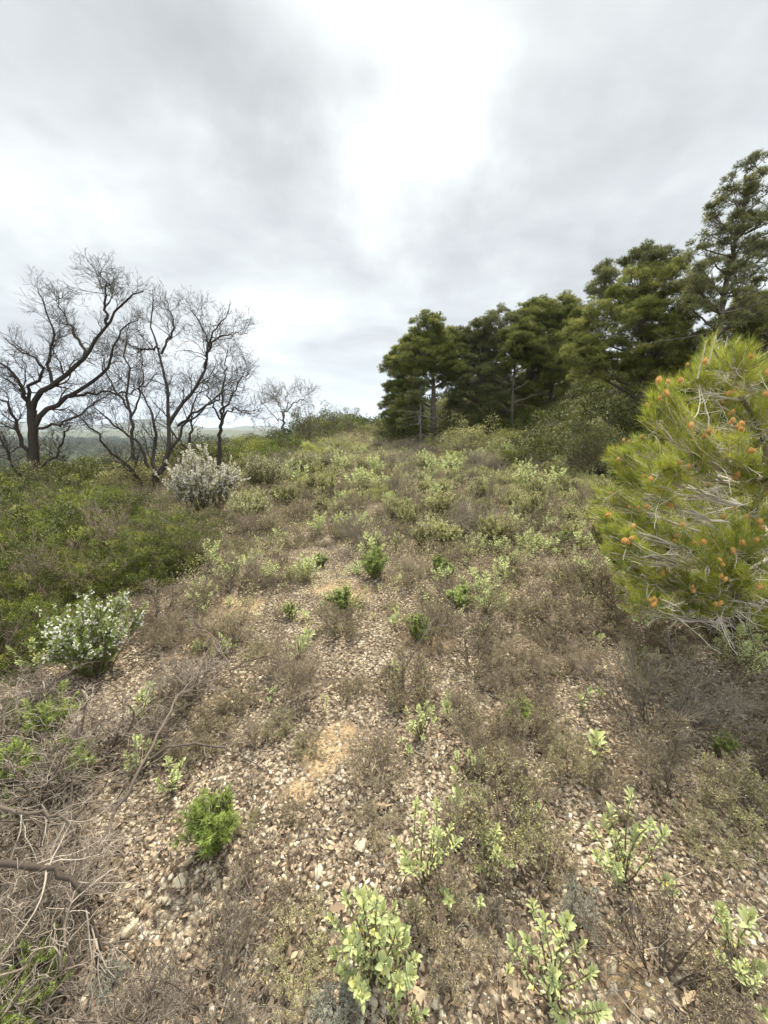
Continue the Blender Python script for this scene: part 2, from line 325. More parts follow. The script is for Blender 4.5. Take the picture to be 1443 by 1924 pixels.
#@@GROUND
# ================================================================== ground
def ground_material():
    m = bpy.data.materials.new('stony_ground'); m.use_nodes = True; t = m.node_tree; t.nodes.clear(); lk = t.links
    tcn = nd(t, 'ShaderNodeTexCoord'); P = tcn.outputs['Object']
    def noise(sc, det=5, ro=.55):
        n = nd(t, 'ShaderNodeTexNoise', i_Scale=sc, i_Detail=det, i_Roughness=ro); lk.new(P, n.inputs['Vector']); return n.outputs['Fac']
    def rp(f, *st):
        r = nd(t, 'ShaderNodeValToRGB'); lk.new(f, r.inputs[0]); e = r.color_ramp.elements
        e[0].position, e[0].color = st[0][0], (*st[0][1], 1); e[1].position, e[1].color = st[-1][0], (*st[-1][1], 1)
        for p, c in st[1:-1]: k = e.new(p); k.color = (*c, 1)
        return r.outputs[0]
    def mix(f, a, b):
        n = nd(t, 'ShaderNodeMix', data_type='RGBA')
        for s_, v in (('Factor', f), ('A', a), ('B', b)):
            if isinstance(v, (float, tuple)): n.inputs[s_].default_value = v
            else: lk.new(v, n.inputs[s_])
        return n.outputs['Result']
    vor = nd(t, 'ShaderNodeTexVoronoi', i_Scale=42.0); lk.new(P, vor.inputs['Vector'])
    vor2 = nd(t, 'ShaderNodeTexVoronoi', i_Scale=18.0); lk.new(P, vor2.inputs['Vector'])
    bw = nd(t, 'ShaderNodeSeparateColor'); lk.new(vor.outputs['Color'], bw.inputs[0])
    peb = rp(bw.outputs[0], (0, (.20, .155, .105)), (.4, (.34, .28, .20)), (.75, (.46, .40, .30)), (1, (.58, .52, .42)))
    gap = rp(vor.outputs['Distance'], (.25, (0, 0, 0)), (.62, (1, 1, 1)))
    col = mix(gap, peb, (.075, .055, .038, 1))  # darker gaps: shadow among the stones put into the colour
    # bare ochre soil where the stones thin out
    soil = rp(noise(60, 8, .75), (.35, (.20, .135, .07)), (.5, (.36, .26, .145)), (.65, (.46, .35, .21)))
    och = rp(noise(1.3, 7, .65), (.56, (0, 0, 0)), (.70, (.75, .75, .75)))
    col = mix(och, col, soil)
    for (ax, ay, ar) in SOIL:
        sb = nd(t, 'ShaderNodeVectorMath', operation='DISTANCE'); 
        wn = nd(t, 'ShaderNodeTexNoise', i_Scale=5.0, i_Detail=4.0); lk.new(P, wn.inputs['Vector'])
        av = nd(t, 'ShaderNodeVectorMath', operation='MULTIPLY_ADD'); lk.new(wn.outputs['Color'], av.inputs[0]); av.inputs[1].default_value = (ar*1.2, ar*1.2, 0); 
        ms = nd(t, 'ShaderNodeVectorMath', operation='MULTIPLY'); lk.new(P, ms.inputs[0]); ms.inputs[1].default_value = (1, 1, 0); lk.new(ms.outputs[0], av.inputs[2])
        lk.new(av.outputs[0], sb.inputs[0]); sb.inputs[1].default_value = (ax + ar*.6, ay + ar*.6, 0)
        mr = nd(t, 'ShaderNodeMapRange'); lk.new(sb.outputs['Value'], mr.inputs[0]); mr.inputs[1].default_value = ar; mr.inputs[2].default_value = ar*.45
        col = mix(mr.outputs[0], col, soil)
    dirt = rp(noise(3.0, 6), (.40, (0, 0, 0)), (.62, (.8, .8, .8)))
    col = mix(dirt, col, mix(gap, (.14, .105, .07, 1), (.06, .044, .03, 1)))  # soil patches, also darkened in colour for shadows among the stones
    # far away the ground is covered by low green scrub
    sx = nd(t, 'ShaderNodeSeparateXYZ'); lk.new(P, sx.inputs[0])
    ln = nd(t, 'ShaderNodeVectorMath', operation='LENGTH'); lk.new(P, ln.inputs[0])
    fr = nd(t, 'ShaderNodeMapRange'); lk.new(ln.outputs['Value'], fr.inputs[0]); fr.inputs[1].default_value = 7; fr.inputs[2].default_value = 20
    scrub = rp(noise(.9, 8, .7), (.35, (.03, .034, .012)), (.5, (.07, .072, .026)), (.65, (.13, .12, .06)))
    col = mix(fr.outputs[0], col, scrub)
    fr2 = nd(t, 'ShaderNodeMapRange'); lk.new(ln.outputs['Value'], fr2.inputs[0]); fr2.inputs[1].default_value = 50; fr2.inputs[2].default_value = 90
    wood = rp(noise(.045, 9, .72), (.38, (.014, .020, .007)), (.50, (.03, .036, .012)), (.60, (.06, .062, .022)), (.72, (.13, .12, .06)))
    col = mix(fr2.outputs[0], col, wood)
    b = nd(t, 'ShaderNodeBsdfPrincipled'); lk.new(col, b.inputs['Base Color']); b.inputs['Roughness'].default_value = .97; b.inputs['Specular IOR Level'].default_value = .15
    bp = nd(t, 'ShaderNodeBump', i_Strength=.9, i_Distance=.012); 
    iv = nd(t, 'ShaderNodeMath', operation='MULTIPLY_ADD'); lk.new(vor.outputs['Distance'], iv.inputs[0]); iv.inputs[1].default_value = -1.0; lk.new(noise(9, 8, .7), iv.inputs[2])
    lk.new(iv.outputs[0], bp.inputs['Height']); lk.new(bp.outputs[0], b.inputs['Normal'])
    o = nd(t, 'ShaderNodeOutputMaterial'); lk.new(b.outputs[0], o.inputs[0]); return m
SOIL = []
for px, py, r in ((365, 1210, .22), (440, 1140, .3), (640, 1385, .17), (600, 1420, .14), (1180, 1850, .10), (640, 1110, .35), (800, 1200, .25), (560, 1490, .08)):
    p = hit(px, py); SOIL.append((p[0], p[1], r))
NG = 720
u = np.linspace(-1, 1, NG); a_ = .9; b_ = math.asinh(14000/a_)
gx = a_*np.sinh(b_*u); gy = gx + 1.5
X, Y = np.meshgrid(gx, gy); Z = H(X, Y)
rr_ = np.hypot(X, Y)
Z = np.where(rr_ > 220, Z*0 + (-34 + (Z+34)*np.exp(-((rr_-220)/200)**2)), Z)
mbg = MB(); idx = np.arange(NG*NG).reshape(NG, NG)
mbg.add(np.stack([X, Y, Z], -1).reshape(-1, 3), np.stack([idx[:-1, :-1], idx[:-1, 1:], idx[1:, 1:], idx[1:, :-1]], -1).reshape(-1, 4))
props(ob('ground', mbg.mesh('ground', ground_material(), True)), kind='structure')

# far blue hills
def ridge(name, prof, Y0, depth, zb=-36, seed=1):
    """a hill range: a real body Y0 metres away, its crest following the given (pixel x, pixel y) heights"""
    rng = np.random.default_rng(seed); xs = np.linspace(prof[0][0], prof[-1][0], 220)
    ys = np.interp(xs, [p[0] for p in prof], [p[1] for p in prof])
    nz = sum(np.sin(xs*f+rng.uniform(0, 6))*a for f, a in ((.05, 1.6), (.13, .8), (.31, .4), (.7, .25)))
    env = np.clip((812-ys)/10, 0, 1); crest = np.array([at(x, y+n*e, Y0) for x, y, n, e in zip(xs, ys, nz, env)])
    m = MB(); K = 26; rows = []
    for j in range(K):
        t = j/(K-1)*2-1; prof_ = (1-abs(t))**1.15
        r = crest.copy(); r[:, 1] = Y0 + t*depth; r[:, 0] = crest[:, 0]*(1+t*depth/Y0*.6)
        hh = np.maximum(crest[:, 2]-zb, 1)
        r[:, 2] = zb + hh*prof_ + (hh*.10*np.sin(xs*.21+j*.9)+hh*.05*np.sin(xs*.53-j*1.7))*(1-abs(t))*min(1, abs(t)*3)
        rows.append(r)
    g = np.array(rows); id_ = np.arange(K*220).reshape(K, 220)
    m.add(g.reshape(-1, 3), np.stack([id_[:-1, :-1], id_[:-1, 1:], id_[1:, 1:], id_[1:, :-1]], -1).reshape(-1, 4))
    hm = material(name+'_cover', [(.05, .065, .03), (.10, .105, .06)], .95, noise=(.02, .9))
    props(ob(name, m.mesh(name, hm, True)), kind='structure')
ridge('hills', [(-900, 800), (-400, 786), (-60, 795), (0, 787), (40, 790), (90, 800), (128, 792), (160, 794), (185, 798), (225, 796), (255, 786), (285, 784), (310, 788), (345, 797), (380, 800), (430, 803), (500, 799), (560, 803), (640, 808), (760, 803), (1000, 800)], 4200, 900, seed=3)
ridge('low_hills', [(-900, 812), (-300, 806), (0, 809), (100, 811), (210, 808), (330, 811), (420, 806), (520, 810), (640, 806), (760, 812)], 1900, 400, seed=5)

# ================================================================== stones, gravel, litter
ICO_V = []; g_ = (1+5**.5)/2
for s1 in (-1, 1):
    for s2 in (-1, 1): ICO_V += [(0, s1, s2*g_), (s1, s2*g_, 0), (s2*g_, 0, s1)]
ICO_V = nrm(np.array(ICO_V, float))
ICO_F = []
for i in range(12):
    for j in range(i+1, 12):
        for k in range(j+1, 12):
            e = [np.linalg.norm(ICO_V[a]-ICO_V[b]) for a, b in ((i, j), (j, k), (i, k))]
            if max(e) < 1.06:
                n_ = np.cross(ICO_V[j]-ICO_V[i], ICO_V[k]-ICO_V[i])
                ICO_F.append((i, j, k) if n_ @ ICO_V[i] > 0 else (i, k, j))
ICO_F = np.array(ICO_F)
def rotmats(rng, n, tilt=.5):
    a = rng.uniform(0, 2*np.pi, n); c, s_ = np.cos(a), np.sin(a)
    Rz = np.zeros((n, 3, 3)); Rz[:, 0, 0] = c; Rz[:, 0, 1] = -s_; Rz[:, 1, 0] = s_; Rz[:, 1, 1] = c; Rz[:, 2, 2] = 1
    b = rng.normal(0, tilt, n); c, s_ = np.cos(b), np.sin(b)
    Rx = np.zeros((n, 3, 3)); Rx[:, 0, 0] = 1; Rx[:, 1, 1] = c; Rx[:, 1, 2] = -s_; Rx[:, 2, 1] = s_; Rx[:, 2, 2] = c
    return Rz @ Rx
def pebbles(mb, rng, P, size, T, flat=.42):
    n = len(P); sc = np.stack([size*rng.uniform(.8, 1.4, n), size*rng.uniform(.55, 1, n), size*flat*rng.uniform(.5, 1.1, n)], -1)*.5
    V = (ICO_V[None]*(1 + rng.normal(0, .18, (n, 12, 1))) + rng.normal(0, .10, (n, 12, 3)))*sc[:, None]
    V = np.einsum('nij,nkj->nki', rotmats(rng, n), V) + P[:, None]
    mb.add(V.reshape(-1, 3), (ICO_F[None] + (np.arange(n)*12)[:, None, None]).reshape(-1, 3), np.repeat(T, 12))
def sector(rng, n, d0, d1, pw=1.0, wid=1.12):
    """ground points in the wedge in front of the camera, between distances d0 and d1"""
    y = d0 + (d1-d0)*rng.uniform(0, 1, n)**pw
    x = rng.uniform(-1, 1, n)*(y*wid + .55)
    return x, y
rng = np.random.default_rng(11)
def soilmask(x, y):
    m = np.zeros(len(x))
    for ax, ay, ar in SOIL: m = np.maximum(m, np.exp(-(((x-ax)/ar)**2+((y-ay)/ar)**2)*1.2))
    return m
def scat_noise(x, y, s_=1.0):
    return (np.sin(x*2.1*s_+1.3*np.sin(y*1.7*s_))+np.sin(y*2.6*s_+1.1*np.sin(x*2.9*s_+2)))*.5
gm = MB()
for (n, d0, d1, pw, s0, s1) in ((52000, .35, 2.4, .8, .0045, .025), (60000, 2.2, 5.5, .9, .007, .025), (26000, 5.3, 11, 1, .014, .036)):
    x, y = sector(rng, n, d0, d1, pw)
    k = rng.uniform(0, 1, n) > soilmask(x, y)*.55; x, y = x[k], y[k]
    sz = s0 + (s1-s0)*rng.uniform(0, 1, len(x))**3.0
    pebbles(gm, rng, np.stack([x, y, H(x, y)+sz*.04], -1), sz, np.clip(rng.normal(.47, .29, len(x)), 0, 1))
props(ob('gravel', gm.mesh('gravel', MT['stone'])), 'pale limestone gravel covering the path through the scrub', 'gravel', kind='stuff')

lm = MB(); n = 64000
x, y = sector(rng, n, .35, 5.5, .75)
k = rng.uniform(-1.2, 1, n) < scat_noise(x, y, .8) + .75; x, y = x[k], y[k]; n = len(x)
T = np.clip(rng.beta(1.6, 2.2, n), 0, 1)
dd = rdir(rng, n); dd[:, 2] *= .35; uu = rdir(rng, n, 1.5)
sz = rng.uniform(.008, .026, n)
leaves(lm, np.stack([x, y, H(x, y)+rng.uniform(.008, .022, n)], -1), dd, uu, sz, sz*rng.uniform(.3, .6, n), 'ova', T)
props(ob('leaf_litter', lm.mesh('leaf_litter', MT['litter'])), 'small brown fallen leaves strewn between the stones', 'leaf litter', kind='stuff')
tm = MB(); n = 24000
x, y = sector(rng, n, .35, 6, .7); dd = rdir(rng, n); dd[:, 2] *= .25
P = walk(rng, np.stack([x, y, H(x, y)+rng.uniform(.01, .03, n)], -1), dd, rng.uniform(.03, .14, n), 4, .18)
P[:, :, 2] = np.maximum(P[:, :, 2], H(P[:, :, 0], P[:, :, 1])+.006)
paths(tm, P, np.full((n, 4), .0008)*rng.uniform(.6, 1.8, (n, 1)), 3, rng.uniform(0, 1, n))
props(ob('twig_litter', tm.mesh('twig_litter', MT['deadwood'])), 'thin dead twigs lying on the gravel', 'twig litter', kind='stuff')

#@@PROTO
# ================================================================== plant builders
def dry_shrub(seed, h=.28, w=.32, stems=16, fine=1.0, leafy=1.0, upright=.6, arch=0.0, mats=('dry', 'dry_leaf'), r0=.0028):
    rng = np.random.default_rng(seed); st = MB(); lf = MB()
    az = rng.uniform(0, 2*np.pi, stems); sp = rng.uniform(.1, 1, stems)**.7*w/h*.75
    D = nrm(np.stack([np.cos(az)*sp, np.sin(az)*sp, np.full(stems, upright+.3)], -1))
    P0 = np.stack([np.cos(az)*.02, np.sin(az)*.02, np.full(stems, -.015)], -1)
    P = walk(rng, P0, D, h*rng.uniform(.75, 1.15, stems), 7, .14, .04, arch); R = np.linspace(r0, r0*.35, 7)[None]*rng.uniform(.7, 1.2, (stems, 1))
    paths(st, P, R, 4, rng.uniform(0, .6, stems))
    a, ra = spawn(rng, P, R, 9, .2, .6, h*.42, .6, 5, .16, .07, grav=arch, rmin=.0008)
    paths(st, a, ra, 3, rng.uniform(.1, .8, len(a)))
    b, rb = spawn(rng, a, ra, int(9*fine), .15, .6, h*.2, .6, 4, .2, .05, grav=arch*.5, rmin=.0007)
    paths(st, b, rb, 3, rng.uniform(.2, 1, len(b)))
    n = int(len(b)*3.6*leafy)
    if n:
        i = rng.integers(0, len(b), n); t = rng.uniform(.2, 1, n)*3; i0 = np.minimum(t.astype(int), 2)
        p = b[i, i0] + (b[i, i0+1]-b[i, i0])*(t-i0)[:, None]; d = nrm(b[i, i0+1]-b[i, i0])*.6 + rdir(rng, n)*.7
        leaves(lf, p, d, rdir(rng, n, .6), rng.uniform(.005, .011, n), rng.uniform(.0015, .0028, n), 'dia', rng.uniform(0, 1, n))
    return {'stem': st.mesh('dry_stems', MT[mats[0]]), **({'foliage': lf.mesh('dry_foliage', MT[mats[1]])} if n else {})}

def rosette(lf, rng, tip, d, n=7, L_=.042, yel=.15, spread=1.0):
    """pairs of felted leaves crossing along a shoot tip"""
    d = d/np.linalg.norm(d); a = np.cross(d, [0.3, .2, 1]); a /= np.linalg.norm(a); b = np.cross(d, a)
    ph = rng.uniform(0, 6.28); P = []; D = []; U = []; Ln = []; T = []
    for i in range(n):
        f = i/(n-1)                                      # 0 lowest, 1 topmost
        for s_ in (0, np.pi):
            an = ph + s_ + i*np.pi/2 + rng.normal(0, .22)
            side = a*np.cos(an) + b*np.sin(an)
            op = (1.38 - 1.05*f)*spread + rng.normal(0, .15)
            P.append(tip - d*L_*(1.5*(1-f))); D.append(d*np.cos(op) + side*np.sin(op)); U.append(d*np.sin(op)-side*np.cos(op) if op > .3 else -side)
            Ln.append(L_*(.62 + .55*np.sin(np.pi*(.25+.6*(1-f))))*rng.uniform(.8, 1.15))
            T.append(.34 + .22*f + rng.normal(0, .08) + (rng.uniform(.2, .55) if (i == 0 and rng.uniform() < yel*2.5) else 0))
    P, D, U, Ln, T = map(np.array, (P, D, U, Ln, T))
    leaves(lf, P, D, U, Ln, Ln*rng.uniform(.38, .52, len(Ln)), 'ova', np.clip(T, 0, 1))
def cistus(seed, h=.25, w=.22, shoots=9, L_=.040, npair=7, yel=.15, dark=0.0):
    rng = np.random.default_rng(seed); st = MB(); lf = MB()
    az = rng.uniform(0, 6.28, shoots); k = max(1, shoots)
    for i in range(k):
        r = w*.5*math.sqrt((i+.3)/k); an = i*2.4 + rng.normal(0, .3)
        zt = h*(1 - .45*(r/(w*.5+1e-6))**2)*rng.uniform(.5, 1.1) if k > 1 else h
        tip = np.array([np.cos(an)*r, np.sin(an)*r, zt])
        mid = np.array([tip[0]*.45, tip[1]*.45, zt*.5]) + rng.normal(0, .012, 3)
        p = smoothpath([(0, 0, -.01), mid, tip], 8, rng, .002); paths(st, p[None], np.linspace(.0035 if k > 2 else .0022, .0016, 8)[None], 4, .5)
        rosette(lf, rng, tip, p[-1]-p[-3] + np.array([0, 0, .01]), npair, L_*rng.uniform(.8, 1.15), yel)
        if zt > .11:                                       # older leaves lower on the stem
            for q in (6, 5, 4, 3):
                if rng.uniform() < .9: rosette(lf, rng, p[q], p[q]-p[q-2], 3, L_*.8, yel*1.2, 1.05)
    return {'stem': st.mesh('cistus_stem', MT['cistus_stem']), 'foliage': lf.mesh('cistus_foliage', MT['cistus'])}

def leafy_bush(seed, rx=.6, rz=.55, clumps=40, per=130, leaf=.02, mat='evergreen', stalks=True, twig='dry', ragged=.25, asp=.5, shape='dia', csz=1.0):
    """rounded shrub: twigs reaching leafy clumps spread through its volume"""
    rng = np.random.default_rng(seed); st = MB(); lf = MB()
    d = rdir(rng, clumps, .35); d[:, 2] = np.abs(d[:, 2]); rad = rng.uniform(.35, 1, clumps)**.55*(1+rng.normal(0, ragged, clumps)*.6)
    c = d*rad[:, None]*np.array([rx, rx, rz]); c[:, 2] += rz*.10; c[:, 2] *= rng.uniform(.75, 1.2, clumps)
    cs = rx*rng.uniform(.14, .30, clumps)*csz
    i = np.repeat(np.arange(clumps), per); n = len(i)
    o = rdir(rng, n)*rng.uniform(.25, 1, n)[:, None]**.6*cs[i][:, None]*np.array([1, 1, .75]); p = c[i] + o
    p[:, 2] = np.maximum(p[:, 2], .02)
    D = nrm(o)*.7 + rdir(rng, n)*.6 + d[i]*.4; D[:, 2] += .15
    tn = np.clip(rng.normal(.42, .15, n) + rng.normal(0, .20, clumps)[i] + .30*(o[:, 2]/cs[i]), 0, 1)  # leaves lighter towards each clump's top: light put into the colour
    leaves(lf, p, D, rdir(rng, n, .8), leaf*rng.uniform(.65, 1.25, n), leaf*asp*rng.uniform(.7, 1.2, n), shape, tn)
    parts = {}
    if stalks:
        S = 6; t = np.linspace(0, 1, S)[None, :, None]; P = c[:, None]*t**np.array([1.15, 1.15, .8]) + rng.normal(0, rx*.03, (clumps, S, 3))*np.sin(t*np.pi)
        R = np.linspace(.012, .003, S)[None]*rx*rng.uniform(.6, 1.2, (clumps, 1)); paths(st, P, R, 4, .4)
        a, ra = spawn(rng, P, R, 6, .5, .7, rx*.3, .6, 4, .15, .05, rmin=.0012); paths(st, a, ra, 3, rng.uniform(.2, 1, len(a)))
        parts['stem'] = st.mesh('bush_stem', MT[twig])
    parts['foliage'] = lf.mesh('bush_foliage', MT[mat]); return parts

def sprig_shrub(seed, h=.5, w=.5, stems=40, leafL=.022, leafW=.0035, mat='rosemary', flowers=0, per=60, curve=.05, fl=.012, branch=3, topf=.35, bare=.1, stemr=.0035):
    """rosemary habit: upright sprigs dressed with narrow leaves, flowers near the tips"""
    rng = np.random.default_rng(seed); st = MB(); lf = MB(); fw = MB()
    az = rng.uniform(0, 6.28, stems); rr = rng.uniform(0, 1, stems)**.6
    D = nrm(np.stack([np.cos(az)*rr*w/h*.6, np.sin(az)*rr*w/h*.6, np.ones(stems)], -1))
    P = walk(rng, np.stack([np.cos(az)*rr*w*.12, np.sin(az)*rr*w*.12, np.zeros(stems)-.01], -1), D, h*rng.uniform(.7, 1.08, stems)*(1-.25*rr), 8, .08, curve)
    R = np.linspace(stemr, .0012, 8)[None]*np.ones((stems, 1)); paths(st, P, R, 4, .4)
    a, ra = spawn(rng, P, R, branch, .3, .55, h*.4, .7, 8, .08, .09, rmin=.001); paths(st, a, ra, 3, .6)
    A = np.concatenate([P, a]); n = len(A)*per
    i = rng.integers(0, len(A), n); t = rng.uniform(bare, 1, n)*6.99; i0 = t.astype(int)
    p = A[i, i0] + (A[i, i0+1]-A[i, i0])*(t-i0)[:, None]; ax = nrm(A[i, i0+1]-A[i, i0]); sd_ = nrm(np.cross(ax, rng.normal(size=(n, 3))))
    leaves(lf, p, ax*.55+sd_*.8, ax, leafL*rng.uniform(.7, 1.2, n), leafW, 'rib', np.clip(rng.normal(.4, .2, n)+.25*(t/7-.5), 0, 1))
    parts = {'stem': st.mesh('sprig_stem', MT['dry']), 'foliage': lf.mesh('sprig_leaves', MT[mat])}
    if flowers:
        m = flowers; i = rng.integers(0, len(A), m); t = (topf + (1-topf)*rng.uniform(0, 1, m)**.7)*6.99; i0 = t.astype(int)
        p = A[i, i0] + (A[i, i0+1]-A[i, i0])*(t-i0)[:, None] + rdir(rng, m)*fl*.7
        for k in range(3):
            leaves(fw, p, rdir(rng, m, .3), rdir(rng, m), fl*rng.uniform(.7, 1.3, m), fl*.75, 'dia', rng.uniform(0, 1, m))
        parts['flowers'] = fw.mesh('blossom', MT['flower'])
    return parts

def needle_tufts(lf, rng, P, D, K, ln, wd, T, cone=.8):
    n = len(P); i = np.repeat(np.arange(n), K)
    d = nrm(nrm(D)[i] + rdir(rng, n*K)*cone)
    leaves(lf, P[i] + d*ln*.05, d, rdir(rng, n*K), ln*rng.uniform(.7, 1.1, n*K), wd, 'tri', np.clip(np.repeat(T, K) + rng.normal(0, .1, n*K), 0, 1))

def pine(name, label, Y, trunk, blobs, seed, dens=1.0, mat='needle', group=None, r0=.14, zspread=.9, ln=.16, wd=.020, bark='bark_pine', K=9, clump=.33, tilt_up=.5, dead=0, cat='pine tree'):
    """Aleppo pine standing Y metres ahead; trunk and crown masses given where they are seen, built with real depth"""
    rng = np.random.default_rng(seed)
    tp = np.array([at(px, py, Y) for px, py in trunk]); base = np.array([tp[0][0], Y, Hs(tp[0][0], Y)-.05]); tp = np.vstack([base, tp[1:]]) if tp[0][2] < base[2]+.6 else np.vstack([base, tp])
    root = thing(name, label, cat, base, group=group)
    tr = smoothpath(tp-base, 16, rng, r0*.12); st = MB(); lf = MB(); br = MB()
    R = np.linspace(1, .22, 16)*r0; R[0] *= 1.3; paths(st, tr[None], R[None], 8, .4)
    m2p = Y/F
    for (px, py, rp) in blobs:
        c = at(px, py, Y); rad = rp*m2p; c = c + np.array([0, rng.uniform(-1, 1)*zspread*rad*1.6, 0]); c = c - base
        # limb leaves the trunk a little below the mass
        j = int(np.clip(np.argmin(np.abs(tr[:, 2]-(c[2]-.45*np.hypot(c[0]-tr[8, 0], c[1])-.2))), 2, 15))
        lp = smoothpath([tr[j], tr[j]*.45+c*.55+np.array([0, 0, -.12*rad]), c], 8, rng, rad*.04)
        lr = np.linspace(R[j]*.55, .012, 8)[None]; paths(br, lp[None], lr, 5, .4)
        ns = max(8, int(66*dens*(rad/.9)**1.5)); dv = rdir(rng, ns, .35)
        sc = dv*(rng.uniform(.12, 1, ns)**.42)[:, None]*np.array([rad*1.35, rad*1.35, rad*1.15]) + c
        S = 5; t = np.linspace(0, 1, S)[None, :, None]; q = lp[rng.integers(4, 8, ns)][:, None]
        bp = q*(1-t) + sc[:, None]*t + rng.normal(0, rad*.05, (ns, S, 3))*np.sin(t*np.pi); bp[:, :, 2] -= (np.sin(t*np.pi)*rad*.08)[..., 0]
        paths(br, bp, np.linspace(.014, .006, S)[None]*np.ones((ns, 1)), 3, .6)
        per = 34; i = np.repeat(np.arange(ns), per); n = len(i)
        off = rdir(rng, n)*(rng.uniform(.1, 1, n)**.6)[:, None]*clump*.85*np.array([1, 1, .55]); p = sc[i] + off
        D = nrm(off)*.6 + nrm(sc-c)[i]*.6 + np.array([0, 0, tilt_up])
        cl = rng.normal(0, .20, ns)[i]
        needle_tufts(lf, rng, p, D, K, ln, wd, np.clip(.38 + cl + .20*off[:, 2]/clump + rng.normal(0, .06, n), 0, 1))  # tufts paler upward in each clump, top light put into the tint
        k = rng.random(n) < .3; paths(br, np.stack([sc[i][k], p[k]], 1), np.full((k.sum(), 2), .005), 3, .5)
    if dead:
        hh = tr[2:11]; sel = hh[rng.integers(0, len(hh), dead)]; dv = rdir(rng, dead); dv[:, 2] = rng.uniform(-.25, .15, dead)
        a = walk(rng, sel, dv, rng.uniform(.8, 2.4, dead), 7, .1); ra = np.linspace(.02, .006, 7)[None]*np.ones((dead, 1)); paths(br, a, ra, 3, .9)
        b, rb = spawn(rng, a, ra, 7, .2, .7, .7, .6, 5, .12, rmin=.005); paths(br, b, rb, 3, 1.)
    ob('trunk', st.mesh('pine_trunk', MT[bark], True), root); ob('branches', br.mesh('pine_branches', MT[bark], True), root); ob('crown', lf.mesh('pine_crown', MT[mat]), root)
    return root

def bare_oak(name, label, Y, limbs, seed, group=None, dens=1.0, rs=1.0, zs=.25, leafn=60, bark='bark_oak'):
    """leafless oak: limbs = [(radius start, radius end, [(px,py),...])]; each limb wanders in depth, finer wood grows from it"""
    rng = np.random.default_rng(seed); b0 = at(*limbs[0][2][0], Y); base = np.array([b0[0], Y, Hs(b0[0], Y)-.03])
    root = thing(name, label, 'bare tree', base, group=group); tr = MB(); br = MB(); lf = MB(); L0 = []; R0 = []
    dep = {}
    limbs = [(ra, rb, [(px, py if py > 800 else 800-(800-py)*.90) for px, py in pts]) for ra, rb, pts in limbs]
    for li, (ra, rb, pts) in enumerate(limbs):
        W = []; off = 0.0
        key = pts[0]; off = min(((abs(key[0]-k[0])+abs(key[1]-k[1]), v) for k, v in dep.items()), default=(0, 0))[1]
        sl = 0 if li == 0 else rng.normal(0, zs)
        for j, (px, py) in enumerate(pts):
            if j: off += sl*np.hypot(px-pts[j-1][0], py-pts[j-1][1])*Y/F
            dep[(px, py)] = off; W.append(at(px, py, Y+off))
        W = np.array(W)
        if li == 0: W[0] = base
        S = 16; P = smoothpath(W-base, S, rng, (.012 if li == 0 else .026)*Y/10); R = np.linspace(ra, rb, S)*rs*.78
        if li == 0: R[0] *= 1.35
        (paths(tr, P[None], R[None], 8, .3) if li == 0 else paths(br, P[None], R[None], 7, .3))
        if li or rb < .05: L0.append(P); R0.append(R)
    L0 = np.array(L0); R0 = np.array(R0); k = Y/10
    rm = .0032*max(k, .75)
    a, ra = spawn(rng, L0, R0, int(11*dens), .12, .75, 1.05*k*rs, .42, 10, .19, .03, rmin=rm*1.6, fall=.82); paths(br, a, ra, 4, .4)
    b, rb = spawn(rng, np.concatenate([a]), ra, int(8*dens), .15, .7, .55*k*rs, .55, 8, .21, .04, rmin=rm*1.15); paths(br, b, rb, 3, .5)
    b2, rb2 = spawn(rng, L0, R0, int(9*dens), .35, .8, .5*k*rs, .3, 7, .19, .05, rmin=rm, fall=.7); paths(br, b2, rb2, 3, .5)
    c, rc = spawn(rng, b, rb, 3, .2, .65, .32*k*rs, .65, 6, .13, .05, rmin=rm*.85); paths(br, c, rc, 3, .7)
    c2, rc2 = spawn(rng, b2, rb2, 3, .2, .65, .26*k*rs, .65, 5, .12, .05, rmin=rm*.85); paths(br, c2, rc2, 3, .7)
    d_, rd = spawn(rng, c, rc, 2, .3, .6, .14*k*rs, .8, 4, .12, .05, rmin=rm*.8); paths(br, d_, rd, 3, .8)
    ob('trunk', tr.mesh('oak_trunk', MT[bark], True), root); ob('branches', br.mesh('oak_branches', MT[bark], True), root)
    if leafn:
        i = rng.integers(0, len(c), leafn); z = c[i, -1, 2]; p = c[i, -1]
        leaves(lf, p, rdir(rng, leafn, -.6), rdir(rng, leafn), .05, .03, 'oak', rng.uniform(.1, .5, leafn)); ob('dead_leaves', lf.mesh('oak_dead_leaves', MT['litter']), root)
    return root

